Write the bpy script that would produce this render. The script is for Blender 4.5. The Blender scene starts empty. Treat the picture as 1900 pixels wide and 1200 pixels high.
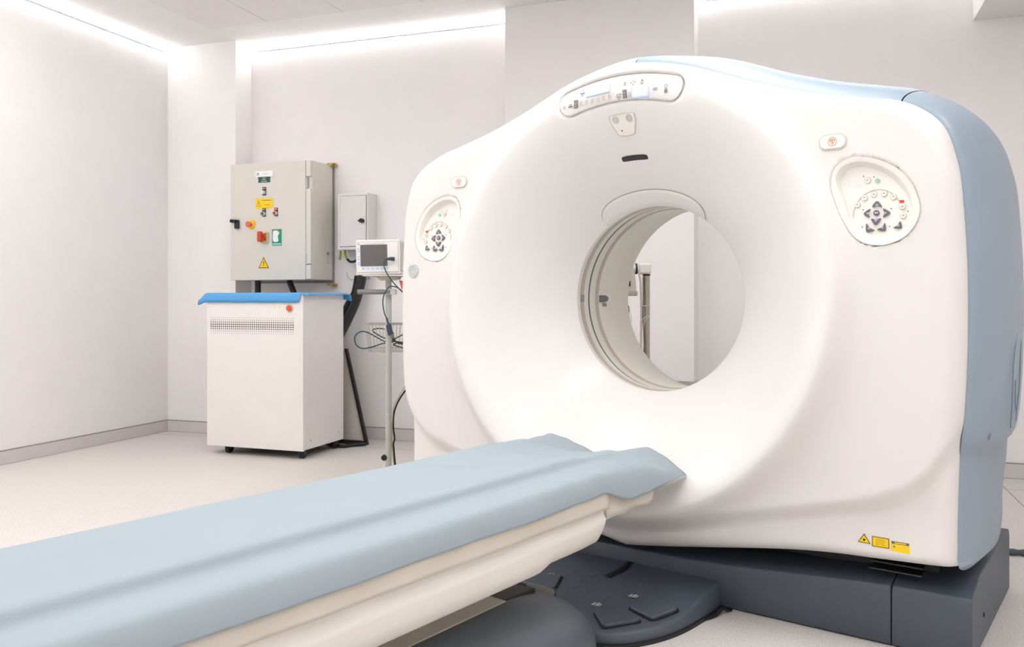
import bpy, bmesh, math, random
from mathutils import Matrix, Vector, noise
random.seed(4)
S = bpy.context.scene
COL = S.collection
PI = math.pi

# ------------------------------------------------------------------ camera, world, exposure
H = 1.05                                   # lens height above the floor
cam_d = bpy.data.cameras.new('camera'); cam = bpy.data.objects.new('camera', cam_d); COL.objects.link(cam)
cam.location = (0, 0, H); cam.rotation_euler = (PI/2, 0, 0)
cam_d.sensor_width = 36.0; cam_d.lens = 1580/1900*36; cam_d.shift_y = -46/1900
cam_d.clip_start = 0.02
S.camera = cam
W = bpy.data.worlds.new('world'); S.world = W; W.use_nodes = True
W.node_tree.nodes['Background'].inputs[0].default_value = (0.9, 0.93, 1, 1)
W.node_tree.nodes['Background'].inputs[1].default_value = 0.3
S.view_settings.view_transform = 'Standard'; S.view_settings.look = 'None'
S.view_settings.exposure = 0.14; S.view_settings.gamma = 1.0; S.view_settings.use_curve_mapping = False
PANEL_POWER = 9.1                          # radiance of the added ceiling panels, all out of view
COVE_POWER = 14.0                          # radiance of the LED coves
PANEL_COL = (1.0, 0.988, 1.0)
COVE_COL = (1.0, 0.985, 0.985)

# frames: scanner + table, room, and things that face the lens squarely
C = Vector((0.3744, 2.9876, 0)); aG = math.atan2(-0.59957, 0.80032)
O = Vector((-2.7386, 6.7714, 0)); aR = math.atan2(-0.33253, 0.94309)
FG = Matrix.Translation(C) @ Matrix.Rotation(aG, 4, 'Z')
FR = Matrix.Translation(O) @ Matrix.Rotation(aR, 4, 'Z')
I4 = Matrix.Identity(4)

# ------------------------------------------------------------------ materials
def lin(c):
    return tuple((x/255/12.92 if x/255 <= 0.04045 else ((x/255+0.055)/1.055)**2.4) for x in c) + (1,)
def mat(name, rgb, rough=0.5, metal=0.0, emit=0, bump=0, bscale=200, var=0, vscale=6, coat=0, trans=0, spec=0.5):
    m = bpy.data.materials.new(name); m.use_nodes = True
    nt = m.node_tree; b = nt.nodes['Principled BSDF']
    col = lin(rgb); b.inputs['Base Color'].default_value = col
    b.inputs['Roughness'].default_value = rough; b.inputs['Metallic'].default_value = metal
    b.inputs['Specular IOR Level'].default_value = spec
    if coat: b.inputs['Coat Weight'].default_value = coat; b.inputs['Coat Roughness'].default_value = 0.15
    if emit:
        b.inputs['Emission Color'].default_value = col; b.inputs['Emission Strength'].default_value = emit
    tc = nt.nodes.new('ShaderNodeTexCoord')
    n = nt.nodes.new('ShaderNodeTexNoise'); n.inputs['Scale'].default_value = vscale; n.inputs['Detail'].default_value = 4
    nt.links.new(tc.outputs['Object'], n.inputs['Vector'])
    v = max(var, 0.012)
    r = nt.nodes.new('ShaderNodeValToRGB')
    r.color_ramp.elements[0].position = 0.3; r.color_ramp.elements[1].position = 0.7
    r.color_ramp.elements[0].color = tuple(c*(1-v) for c in col[:3]) + (1,)
    r.color_ramp.elements[1].color = tuple(min(1, c*(1+v)) for c in col[:3]) + (1,)
    nt.links.new(n.outputs['Fac'], r.inputs[0]); nt.links.new(r.outputs[0], b.inputs['Base Color'])
    if bump:
        n2 = nt.nodes.new('ShaderNodeTexNoise'); n2.inputs['Scale'].default_value = bscale; n2.inputs['Detail'].default_value = 3
        nt.links.new(tc.outputs['Object'], n2.inputs['Vector'])
        bp = nt.nodes.new('ShaderNodeBump'); bp.inputs['Strength'].default_value = bump; bp.inputs['Distance'].default_value = 0.002
        nt.links.new(n2.outputs['Fac'], bp.inputs['Height']); nt.links.new(bp.outputs[0], b.inputs['Normal'])
    if trans:
        tr = nt.nodes.new('ShaderNodeBsdfTranslucent'); nt.links.new(r.outputs[0], tr.inputs[0])
        mx = nt.nodes.new('ShaderNodeMixShader'); mx.inputs[0].default_value = trans
        out = nt.nodes['Material Output']
        nt.links.new(b.outputs[0], mx.inputs[1]); nt.links.new(tr.outputs[0], mx.inputs[2]); nt.links.new(mx.outputs[0], out.inputs[0])
    return m

M = {}
M['wall'] = mat('wall_paint', (243, 240, 239), 0.75, bump=0.05, bscale=300)
M['ceil'] = mat('ceiling_plaster', (246, 244, 242), 0.8)
M['tile'] = mat('ceiling_metal_tile', (242, 238, 236), 0.6)
M['base'] = mat('vinyl_skirting', (212, 207, 204), 0.45)
M['baseline'] = mat('skirting_cap', (150, 142, 138), 0.5)
M['led'] = mat('cove_light', (255, 252, 248), 0.5)
M['lamp'] = mat('added_panel_light', (255, 252, 250), 0.5)
for k, p, c in (('led', COVE_POWER, COVE_COL), ('lamp', PANEL_POWER, PANEL_COL)):
    b = M[k].node_tree.nodes['Principled BSDF']; b.inputs['Emission Color'].default_value = c + (1,); b.inputs['Emission Strength'].default_value = p
M['white'] = mat('gantry_white', (231, 228, 225), 0.38, coat=0.15)
M['cream'] = mat('keypad_cream', (241, 238, 231), 0.45)
M['cream2'] = mat('button_beige', (214, 206, 190), 0.45)
M['groove'] = mat('groove_taupe', (176, 164, 150), 0.6)
M['blue'] = mat('side_cover_blue', (146, 162, 175), 0.42, coat=0.1)
M['bluedark'] = mat('side_cover_shaded_blue', (110, 135, 150), 0.5)  # cover blue with the shade of recess and relief put in
M['dark'] = mat('base_slate', (75, 83, 94), 0.42, bump=0.25, bscale=700)
M['dark2'] = mat('table_base_slate', (84, 92, 98), 0.4)
M['black'] = mat('black_rubber', (22, 22, 24), 0.5)
M['blackgloss'] = mat('black_plastic', (38, 38, 42), 0.3)
M['key'] = mat('key_grey', (104, 104, 112), 0.4)
M['keylegend'] = mat('key_legend', (205, 205, 210), 0.5)
M['taupe'] = mat('ring_satin_metal', (196, 184, 172), 0.35, metal=0.35)
M['band'] = mat('bore_band', (226, 225, 216), 0.4)
M['window'] = mat('scan_window', (84, 88, 86), 0.15)
M['liner'] = mat('bore_liner', (238, 235, 225), 0.5)
M['sheet'] = mat('blue_disposable_sheet', (168, 181, 188), 0.8, bump=0.15, bscale=500, trans=0.12, spec=0.2)
M['paper'] = mat('white_underpaper', (234, 228, 216), 0.8, bump=0.1, bscale=400, trans=0.25, spec=0.2)
M['bcloth'] = mat('bright_blue_cover', (104, 176, 233), 0.8, bump=0.2, bscale=500, trans=0.1, spec=0.2)
M['tablewhite'] = mat('table_white', (240, 235, 226), 0.4)
M['tabletaupe'] = mat('table_lift_cover', (205, 197, 184), 0.5)
M['olive'] = mat('table_lift_grey', (120, 120, 112), 0.5)
M['cab'] = mat('cabinet_beige', (222, 217, 206), 0.5, bump=0.03)
M['cabgrey'] = mat('wall_box_grey', (226, 222, 219), 0.5)
M['cart'] = mat('cart_white', (236, 232, 228), 0.45)
M['yellow'] = mat('label_yellow', (252, 212, 12), 0.5)
M['red'] = mat('switch_red', (214, 70, 44), 0.4)
M['orange'] = mat('button_orange', (240, 90, 48), 0.35)
M['pink'] = mat('mushroom_pink', (236, 112, 96), 0.4)
M['redled'] = mat('indicator_red', (240, 62, 40), 0.4)
M['green'] = mat('sign_green', (10, 152, 116), 0.5)
M['dgreen'] = mat('plate_dark_green', (18, 84, 72), 0.5)
M['pgreen'] = mat('button_green', (30, 130, 84), 0.4)
M['mint'] = mat('button_mint', (150, 208, 190), 0.4)
M['limeled'] = mat('indicator_lime', (170, 210, 40), 0.4, emit=0.6)
M['brass'] = mat('bracket_brass', (190, 165, 105), 0.4, metal=0.7)
M['steel'] = mat('brushed_steel', (184, 176, 162), 0.3, metal=0.85)
M['pole'] = mat('pole_grey', (188, 188, 180), 0.4)
M['grey'] = mat('handle_grey', (126, 126, 124), 0.5)
M['lgrey'] = mat('light_grey', (205, 205, 203), 0.5)
M['mgrey'] = mat('mid_grey', (150, 148, 146), 0.5)
M['screen'] = mat('monitor_screen', (98, 94, 94), 0.25)
M['mon'] = mat('monitor_white', (236, 233, 228), 0.5)
M['sky'] = mat('soft_key_blue', (176, 206, 232), 0.5)
M['teal'] = mat('lead_cable_teal', (42, 72, 84), 0.45)
M['plug'] = mat('plug_navy', (48, 62, 78), 0.45)
M['salmon'] = mat('orange_tag', (242, 120, 88), 0.5)
M['ygreen'] = mat('earth_cable', (140, 160, 40), 0.5)
M['hose'] = mat('ribbed_hose', (70, 78, 84), 0.5)
M['digit'] = mat('lit_digit', (252, 253, 255), 0.5, emit=1.5)
M['glow'] = mat('digit_bloom', (192, 207, 244), 0.5, emit=0.25)  # blue bloom around the lit digits, painted as a glowing patch
M['ghost'] = mat('unlit_digit', (228, 214, 208), 0.5)
M['icon'] = mat('icon_grey', (132, 126, 124), 0.5)
M['iconred'] = mat('icon_red', (222, 140, 118), 0.5)
M['white2'] = mat('sign_white', (246, 246, 244), 0.5)
M['emblem'] = mat('emblem_silver', (196, 200, 200), 0.35, metal=0.2)
M['emblem2'] = mat('emblem_relief', (226, 228, 226), 0.4)
M['tubing'] = mat('clear_tubing', (225, 220, 212), 0.2)

# floor vinyl: fine flecks and two welded seams
def floor_mat():
    m = bpy.data.materials.new('vinyl_floor'); m.use_nodes = True; nt = m.node_tree; b = nt.nodes['Principled BSDF']
    b.inputs['Roughness'].default_value = 0.5
    tc = nt.nodes.new('ShaderNodeTexCoord')
    n = nt.nodes.new('ShaderNodeTexNoise'); n.inputs['Scale'].default_value = 160; n.inputs['Detail'].default_value = 5
    nt.links.new(tc.outputs['Object'], n.inputs['Vector'])
    r = nt.nodes.new('ShaderNodeValToRGB'); e = r.color_ramp.elements
    e[0].position = 0.33; e[0].color = lin((190, 184, 178)); e[1].position = 0.46; e[1].color = lin((219, 214, 209))
    nt.links.new(n.outputs['Fac'], r.inputs[0])
    sp = nt.nodes.new('ShaderNodeSeparateXYZ'); nt.links.new(tc.outputs['Object'], sp.inputs[0])
    fac = None
    for ax, c in (('Y', -0.14), ('X', 5.843)):
        s = nt.nodes.new('ShaderNodeMath'); s.operation = 'SUBTRACT'; s.inputs[1].default_value = c; nt.links.new(sp.outputs[ax], s.inputs[0])
        a = nt.nodes.new('ShaderNodeMath'); a.operation = 'ABSOLUTE'; nt.links.new(s.outputs[0], a.inputs[0])
        l = nt.nodes.new('ShaderNodeMath'); l.operation = 'LESS_THAN'; l.inputs[1].default_value = 0.0035; nt.links.new(a.outputs[0], l.inputs[0])
        if fac is None: fac = l
        else:
            k = nt.nodes.new('ShaderNodeMath'); k.operation = 'MAXIMUM'; nt.links.new(fac.outputs[0], k.inputs[0]); nt.links.new(l.outputs[0], k.inputs[1]); fac = k
    mx = nt.nodes.new('ShaderNodeMixRGB'); nt.links.new(fac.outputs[0], mx.inputs[0]); nt.links.new(r.outputs[0], mx.inputs[1])
    mx.inputs[2].default_value = lin((150, 142, 132)); nt.links.new(mx.outputs[0], b.inputs['Base Color'])
    return m
M['floor'] = floor_mat()

# ------------------------------------------------------------------ mesh helpers
def sstep(a, b, x):
    t = max(0.0, min(1.0, (x-a)/(b-a))); return t*t*(3-2*t)
class MB:
    def __init__(s): s.v = []; s.f = []
    def add(s, vs, fs):
        o = len(s.v); s.v += [tuple(v) for v in vs]; s.f += [tuple(i+o for i in f) for f in fs]; return s
    def box(s, x0, x1, y0, y1, z0, z1, m=None):
        vs = [Vector((x, y, z)) for x in (x0, x1) for y in (y0, y1) for z in (z0, z1)]
        if m: vs = [m @ v for v in vs]
        return s.add(vs, [(0,1,3,2), (4,6,7,5), (0,4,5,1), (2,3,7,6), (0,2,6,4), (1,5,7,3)])
    def grid(s, rows, close_u=False, close_v=False):
        nu, nv = len(rows), len(rows[0]); vs = [p for r in rows for p in r]; fs = []
        for i in range(nu if close_u else nu-1):
            for j in range(nv if close_v else nv-1):
                a, b = i, (i+1) % nu; c, d = j, (j+1) % nv
                fs.append((a*nv+c, a*nv+d, b*nv+d, b*nv+c))
        return s.add(vs, fs)
    def tube(s, pts, r, n=10, cap=True, sm=True):
        pts = [Vector(p) for p in pts]
        if sm and len(pts) > 2: pts = crom(pts, 8)
        rows = []; up = Vector((0.13, 0.21, 0.97)).normalized(); prev = None
        for i, p in enumerate(pts):
            t = (pts[min(i+1, len(pts)-1)] - pts[max(i-1, 0)]).normalized()
            if prev is None:
                a = t.cross(up)
                if a.length < 0.1: a = t.cross(Vector((1, 0, 0)))
                a.normalize()
            else: a = (prev - t*prev.dot(t)).normalized()
            prev = a; b = t.cross(a); rr = r(i/(len(pts)-1)) if callable(r) else r
            rows.append([p + a*rr*math.cos(k*2*PI/n) + b*rr*math.sin(k*2*PI/n) for k in range(n)])
        s.grid(rows, close_v=True)
        if cap:
            o = len(s.v); m = len(rows)
            s.f.append(tuple(o-m*n+k for k in range(n))[::-1]); s.f.append(tuple(o-n+k for k in range(n)))
        return s
    def cyl(s, p0, p1, r, n=24): return s.tube([p0, p1], r, n, sm=False)
    def lathe(s, prof, axis='Z', c=(0, 0, 0), n=32, a0=0, a1=2*PI, cap=False):
        full = abs(a1-a0-2*PI) < 1e-6; rows = []
        for k in range(n if full else n+1):
            a = a0+(a1-a0)*k/n; row = []
            for r, h in prof:
                if axis == 'Z': p = (r*math.cos(a), r*math.sin(a), h)
                elif axis == 'Y': p = (r*math.cos(a), h, r*math.sin(a))
                else: p = (h, r*math.cos(a), r*math.sin(a))
                row.append(Vector(p)+Vector(c))
            rows.append(row)
        return s.grid(rows, close_u=full)
    def prism(s, poly, y0, y1):                     # polygon in x,z pushed along y
        n = len(poly); vs = [(x, y0, z) for x, z in poly] + [(x, y1, z) for x, z in poly]
        return s.add(vs, [tuple(range(n)), tuple(range(2*n-1, n-1, -1))] + [(i, (i+1) % n, n+(i+1) % n, n+i) for i in range(n)])
    def pad(s, poly, fn, off, th=0.004):            # polygon in x,z laid on the surface y=fn(x,z)
        n = len(poly); cx = sum(p[0] for p in poly)/n; cz = sum(p[1] for p in poly)/n
        vs = [(x, fn(x, z)-off, z) for x, z in poly] + [(x, fn(x, z)-off+th, z) for x, z in poly] + [(cx, fn(cx, cz)-off, cz)]
        return s.add(vs, [(i, (i+1) % n, 2*n) for i in range(n)] + [(i, (i+1) % n, n+(i+1) % n, n+i) for i in range(n)])
    def build(s, name, m, parent=None, frame=None, smooth=35, bevel=0, seg=3, merge=False, solid=0, subs=0):
        me = bpy.data.meshes.new(name); bm = bmesh.new()
        vs = [bm.verts.new(v) for v in s.v]
        for f in s.f:
            try: bm.faces.new([vs[i] for i in f])
            except ValueError: pass
        if merge: bmesh.ops.remove_doubles(bm, verts=bm.verts, dist=1e-5)
        bmesh.ops.recalc_face_normals(bm, faces=bm.faces)
        bm.to_mesh(me); bm.free(); me.materials.append(m)
        o = bpy.data.objects.new(name, me); COL.objects.link(o)
        if parent: o.parent = parent
        if frame is not None: o.matrix_world = frame
        if smooth:
            for p in me.polygons: p.use_smooth = True
            if smooth < 180: me.set_sharp_from_angle(angle=math.radians(smooth))
        if bevel:
            b = o.modifiers.new('bevel', 'BEVEL'); b.width = bevel; b.segments = seg; b.limit_method = 'ANGLE'; b.angle_limit = math.radians(40); b.harden_normals = True
        if subs: sb = o.modifiers.new('sub', 'SUBSURF'); sb.levels = subs; sb.render_levels = subs
        if solid: so = o.modifiers.new('solid', 'SOLIDIFY'); so.thickness = solid; so.offset = 0
        return o
def crom(P, n, closed=False):
    out = []; L = len(P)
    for i in range(L if closed else L-1):
        g = (lambda k: P[k % L]) if closed else (lambda k: P[max(0, min(L-1, k))])
        a, b, c, d = g(i-1), g(i), g(i+1), g(i+2)
        for k in range(n):
            t = k/n; out.append(0.5*((2*b)+(c-a)*t+(2*a-5*b+4*c-d)*t*t+(3*b-a-3*c+d)*t**3))
    if not closed: out.append(P[-1])
    return out
def smooth2(poly, n=6):
    return [(p.x, p.y) for p in crom([Vector((a, b, 0)) for a, b in poly], n, True)]
def circ(cx, cz, r, n=24, rz=None): return [(cx+r*math.cos(k*2*PI/n), cz+(rz or r)*math.sin(k*2*PI/n)) for k in range(n)]
def rrect(x0, x1, z0, z1, r, n=5):
    out = []
    for cx, cz, a in ((x1-r, z1-r, 0), (x0+r, z1-r, PI/2), (x0+r, z0+r, PI), (x1-r, z0+r, 1.5*PI)):
        out += [(cx+r*math.cos(a+k*PI/2/n), cz+r*math.sin(a+k*PI/2/n)) for k in range(n+1)]
    return out
def ringpoly(mb, poly, fn, off, w, th=0.003, shift=0):   # a band of width w just inside the outline
    n = len(poly); cx = sum(p[0] for p in poly)/n; cz = sum(p[1] for p in poly)/n
    rows = []
    for x, z in poly:
        d = math.hypot(x-cx, z-cz); k = 1-w/max(d, 1e-4)
        xi, zi = cx+(x-cx)*k, cz+(z-cz)*k
        rows.append([(x, fn(x, z)-off+th, z), (x, fn(x, z)-off, z), (xi, fn(xi, zi)-off, zi), (xi, fn(xi, zi)-off+th, zi)])
    return mb.grid(rows, close_u=True)
def thing(name, label, cat, frame=I4, group=None):
    o = bpy.data.objects.new(name, None); COL.objects.link(o); o.matrix_world = frame; o.empty_display_size = 0.1
    return tag(o, label, cat, group)
def tag(o, label, cat, group=None, kind=None):
    o['label'] = label; o['category'] = cat
    if group: o['group'] = group
    if kind: o['kind'] = kind
    return o
def struct(o): o['kind'] = 'structure'; return o
def text(name, body, size, m, parent, mtx, extrude=0.0004, align='CENTER', bold=False):
    c = bpy.data.curves.new(name, 'FONT'); c.body = body; c.size = size; c.extrude = extrude; c.align_x = align; c.align_y = 'CENTER'
    if bold: c.offset = size*0.02
    c.resolution_u = 3
    tmp = bpy.data.objects.new(name+'_t', c); COL.objects.link(tmp)
    bpy.context.view_layer.update()
    me = bpy.data.meshes.new_from_object(tmp.evaluated_get(bpy.context.evaluated_depsgraph_get()))
    bpy.data.objects.remove(tmp); me.transform(mtx); me.materials.clear(); me.materials.append(m)
    o = bpy.data.objects.new(name, me); COL.objects.link(o); o.parent = parent
    return o
def face_m(x, y, z, shear=0): # text standing upright, facing -y
    return Matrix.Translation((x, y, z)) @ Matrix.Rotation(PI/2, 4, 'X')

# ================================================================== ROOM (frame FR: x along back wall, y into it)
LX, DY = 8.0, -7.2
def B(name, m, *a, bevel=0): return struct(MB().box(*a).build(name, m, frame=FR, smooth=0, bevel=bevel))
B('floor', M['floor'], -0.15, LX+0.15, DY-0.15, 0.35, -0.1, 0)
TOP = 3.04
B('wall_left', M['wall'], -0.15, 0, DY, 0.35, 0, TOP)
B('wall_right', M['wall'], LX, LX+0.15, DY, 0.35, 0, TOP)
B('wall_rear', M['wall'], -0.15, LX+0.15, DY-0.15, DY, 0, TOP)
B('wall_back', M['wall'], 0, LX, 0.20, 0.35, 0, TOP)
B('wall_back_pier', M['wall'], 0, 0.647, 0.0, 0.20, 0, TOP, bevel=0.002)
B('wall_back_boxing', M['wall'], 2.853, 4.128, 0.0, 0.20, 0.525, TOP, bevel=0.002)
B('ceiling', M['ceil'], -0.15, LX+0.15, DY-0.15, 0.35, TOP, TOP+0.1)
B('wall_right_soffit', M['wall'], 5.735, LX, -1.6, 0.20, 2.70, TOP, bevel=0.002)
# metal ceiling tiles, one field with joints
mb = MB(); x0, y1 = 0.655, -0.295
xs = [x0, 1.157] + [1.157+0.613*k for k in range(1, 12)]
ys = [y1-0.613*k*2 for k in range(6)]
ADDED_LIGHTS = [(0, 1), (6, 1), (3, 2), (6, 2), (9, 2), (0, 3), (3, 4), (6, 4), (9, 4)]  # panels added out of view to light the room
for i in range(len(xs)-1):
    for j in range(len(ys)-1):
        if (i, j) in ADDED_LIGHTS or (xs[i] > 5.0 and j == 0): continue
        mb.box(xs[i]+0.0025, xs[i+1]-0.0025, ys[j+1]+0.0025, ys[j]-0.0025, TOP-0.006, TOP)
struct(mb.build('ceiling_tiles', M['tile'], frame=FR, smooth=0))
k = 0
for i, j in ADDED_LIGHTS:
    if xs[i] > 5.0 and j == 0: continue
    a = (xs[i]+0.004, xs[i+1]-0.004, ys[j+1]+0.004, ys[j]-0.004)
    t = thing('added_ceiling_light', 'flush white panel light added between the ceiling tiles, out of view', 'light', FR, 'added panel lights in the tiled ceiling')
    m2 = MB(); m2.box(a[0], a[1], a[2], a[2]+0.02, TOP-0.012, TOP); m2.box(a[0], a[1], a[3]-0.02, a[3], TOP-0.012, TOP)
    m2.box(a[0], a[0]+0.02, a[2]+0.02, a[3]-0.02, TOP-0.012, TOP); m2.box(a[1]-0.02, a[1], a[2]+0.02, a[3]-0.02, TOP-0.012, TOP)
    m2.build('frame', M['white2'], t, smooth=0)
    MB().box(a[0]+0.02, a[1]-0.02, a[2]+0.02, a[3]-0.02, TOP-0.008, TOP-0.002).build('diffuser', M['lamp'], t, smooth=0)
# skirting
def skirt(name, x0, x1, y0, y1):
    o = MB().box(x0, x1, y0, y1, 0.0, 0.086).build(name, M['base'], frame=FR, smooth=0, bevel=0.004); struct(o)
    MB().box(x0, x1, y0, y1, 0.0865, 0.0905).build('trim_cap', M['baseline'], o, smooth=0)
skirt('baseboard_left', 0.0, 0.012, DY, -0.012)
skirt('baseboard_pier', 0.0, 0.659, -0.012, 0.0)
skirt('baseboard_pier_side', 0.647, 0.659, 0.0, 0.188)
skirt('baseboard_back', 0.647, LX, 0.188, 0.20)
# LED coves: slanted diffuser profile where wall meets ceiling
def cove(label, p, q, nrm):
    t = thing('led_strip', label, 'light', FR)
    a, b, n = Vector((*p, 0)), Vector((*q, 0)), Vector((*nrm, 0))
    rows = []
    for s in (a, b):
        rows.append([s+n*0.001+Vector((0, 0, 3.006)), s+n*0.003+Vector((0, 0, 3.004)), s+n*0.034+Vector((0, 0, TOP-0.003)), s+n*0.034+Vector((0, 0, TOP-0.0005)), s+n*0.001+Vector((0, 0, TOP-0.0005))])
    m2 = MB().grid(rows, close_v=True); m2.f += [(0, 1, 2, 3, 4), (9, 8, 7, 6, 5)]
    m2.build('diffuser', M['led'], t, smooth=0)
    rows = [[s+n*0.0005+Vector((0, 0, 3.0)), s+n*0.006+Vector((0, 0, 3.0)), s+n*0.006+Vector((0, 0, 3.004)), s+n*0.0005+Vector((0, 0, 3.004))] for s in (a, b)]
    m2 = MB().grid(rows, close_v=True); m2.build('profile_edge', M['lgrey'], t, smooth=0)
cove('glowing LED cove strip along top of the left wall', (0, DY+0.1), (0, -0.03), (1, 0))
cove('glowing LED cove strip above the beige electrical cabinet', (0.66, 0.2), (2.84, 0.2), (0, -1))
cove('glowing LED cove strip above the scanner, in the right wall recess', (4.14, 0.2), (5.725, 0.2), (0, -1))

# ================================================================== CT SCANNER (frame FG: x width, y into the gantry, z up)
ISO = 1.05
RO = [(0, 1.886), (0.12, 1.872), (0.265, 1.832), (0.467, 1.752), (0.637, 1.695), (0.794, 1.655), (0.905, 1.630), (0.978, 1.590), (1.028, 1.533),
      (1.056, 1.447), (1.070, 1.356), (1.083, 1.131), (1.083, 0.907), (1.074, 0.711), (1.058, 0.60), (1.052, 0.45), (1.050, 0.300), (1.040, 0.281),
      (0.864, 0.270), (0.70, 0.262), (0.542, 0.245), (0.285, 0.205), (0.12, 0.18), (0, 0.172)]
full = RO + [(-x, z) for x, z in RO[-2:0:-1]]
OUT = [(p.x, p.y) for p in crom([Vector((x, z, 0)) for x, z in full], 10, True)]
POL = sorted((math.atan2(z-ISO, x), math.hypot(x, z-ISO)) for x, z in OUT)
PA = [p[0] for p in POL]
import bisect
def rout(a):
    a = (a+PI) % (2*PI)-PI
    i = bisect.bisect(PA, a); p, q = POL[i-1], POL[i % len(POL)]
    pa, qa = p[0], q[0]
    if i == 0: pa -= 2*PI
    if i == len(POL): qa += 2*PI
    t = (a-pa)/max(1e-9, qa-pa); return p[1]*(1-t)+q[1]*t
RB, DB, R1 = 0.35, 0.276, 0.745
def Fbase(x, z):
    r = math.hypot(x, z-ISO); a = math.atan2(z-ISO, x)
    s = max(0, min(1.02, (R1+0.012-r)/(R1+0.012-RB))); y = DB*s**1.7
    low = sstep(0.75, -0.55, math.sin(a)); A = 0.012+0.062*low
    g = math.exp(-((r-R1+0.02)/0.12)**2) if r < R1-0.02 else math.exp(-((r-R1+0.02)/0.055)**2)
    y -= A*g
    ax = abs(x); zc = 0.245+0.24*ax+1.9*0.045*math.log(1+math.exp((ax-0.985)/0.045))
    w = sstep(zc+0.03, zc-0.04, z); y = y+0.042*w*sstep(0.05, 0.25, ax+0.12)
    return y
# egg-shaped keypad trays
EGG = [(0.806, 1.469), (0.861, 1.455), (0.912, 1.425), (0.949, 1.382), (0.968, 1.334), (0.973, 1.300), (0.962, 1.262), (0.935, 1.228), (0.897, 1.209),
       (0.861, 1.204), (0.822, 1.212), (0.790, 1.235), (0.765, 1.273), (0.746, 1.315), (0.731, 1.358), (0.725, 1.394), (0.731, 1.428), (0.749, 1.453), (0.776, 1.466)]
EGG = smooth2(EGG, 4); EC = (0.855, 1.335)
EIN = smooth2([(0.801, 1.452), (0.848, 1.443), (0.898, 1.413), (0.932, 1.372), (0.949, 1.331), (0.949, 1.292), (0.936, 1.256), (0.903, 1.232), (0.863, 1.223),
       (0.824, 1.232), (0.797, 1.255), (0.780, 1.287), (0.765, 1.336), (0.747, 1.378), (0.742, 1.415), (0.762, 1.443)], 5)
EP = sorted((math.atan2(z-EC[1], x-EC[0]), math.hypot(x-EC[0], z-EC[1])) for x, z in EGG); EA = [p[0] for p in EP]
def eggr(a):
    i = bisect.bisect(EA, a) % len(EP); p, q = EP[i-1], EP[i]; d = (q[0]-p[0]) % (2*PI); t = ((a-p[0]) % (2*PI))/max(d, 1e-9); return p[1]*(1-t)+q[1]*t
def crescent(x, z):          # signed-ish distance into the display recess (positive inside)
    r = math.hypot(x, z-ISO); a = math.atan2(x, z-ISO); L = 0.325
    u = max(0, abs(a)-L+0.045)*0.745; return 0.051-math.hypot(u*1.0, r-0.738)
def F(x, z):
    y = Fbase(x, z); ax = abs(x)
    d = math.hypot(ax-EC[0], z-EC[1])
    if d < 0.16:
        k = d/eggr(math.atan2(z-EC[1], ax-EC[0])); y += 0.05*sstep(0.985, 0.93, k)
    c = crescent(x, z)
    if c > -0.012: y += (0.005+0.015*sstep(0.69, 0.775, math.hypot(x, z-ISO)))*sstep(-0.008, 0.012, c)
    return y
def EDGE(e): 
    t = max(0, 1-e/0.055); return 0.07*(1-math.sqrt(max(0, 1-t*t)))

scn = thing('ct_scanner', 'large white CT scanner gantry with round bore, pale blue side and dark base', 'CT scanner', FG)
NA = 540
rows = []
for k in range(NA):
    a = 2*PI*k/NA; R = rout(a); row = []
    ts = [RB+(R-0.06-RB)*i/150 for i in range(151)] + [R-0.06+0.06*math.sin(PI/2*i/12) for i in range(1, 13)]
    for r in ts:
        x, z = r*math.cos(a), ISO+r*math.sin(a); row.append((x, F(x, z)+EDGE(R-r), z))
    row.append((R*math.cos(a), F(x, z)+0.085, ISO+R*math.sin(a)))
    rows.append(row)
front = MB().grid(rows, close_u=True).build('front_cover', M['white'], scn, smooth=180)

# side shells: sweep of the outline, bulging outwards to mid depth
def shell(name, m, pts, parent=scn):
    rows = []; n = len(pts)
    NS = 26; YB = 0.90
    for i, (x, z) in enumerate(pts):
        a = pts[max(0, i-1)]; b = pts[min(n-1, i+1)]
        t = Vector((b[0]-a[0], b[1]-a[1])).normalized(); nx, nz = -t.y, t.x
        if nx*x + nz*(z-0.9) < 0: nx, nz = -nx, -nz
        row = []; y0 = Fbase(x*0.99, ISO+(z-ISO)*0.99)+0.062
        for j in range(NS+1):
            s = (j/NS)**1.6; y = y0+(YB-y0)*s
            prof = (math.sin(PI/2*min(1, s/0.5)))**0.55 if s < 0.5 else 1-0.55*((s-0.5)/0.5)**2.2
            amp = 0.080+0.014*sstep(0.1, 0.3, abs(x))*sstep(1.6, 1.66, z)*sstep(0.98, 0.88, abs(x))
            if abs(x) > 0.5 and z < 0.66: amp *= 1-0.32*sstep(0.635, 0.590, z - 0.10*(s-0.3)**2)
            o = amp*prof
            zz = z + nz*o; xx = x + nx*o
            if z < 0.60: zz += 0.24*(max(0, s-0.38)/0.62)**2.2*(1-sstep(0.27, 0.60, z))
            if z < 0.5: xx -= math.copysign(0.03, x)*(s**3)*(1-sstep(0.25, 0.5, z))
            row.append((xx, y, zz))
        row.append((xx*0.95, YB+0.03, ISO+(zz-ISO)*0.96)); row.append((xx*0.85, YB+0.045, ISO+(zz-ISO)*0.86))
        rows.append(row)
    return MB().grid(rows).build(name, m, parent, smooth=60)
right = [p for p in OUT[:len(RO)*10-9]]
def cross(xc):                              # outline point at width xc on the top edge
    for p, q in zip(right, right[1:]):
        if p[0] <= xc <= q[0] and p[1] > 1.3: t = (xc-p[0])/(q[0]-p[0]); return (xc, p[1]+(q[1]-p[1])*t)
side_r = [cross(0.9125)] + [p for p in right if p[0] > 0.913 and p[1] > 0.282] 
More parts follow.
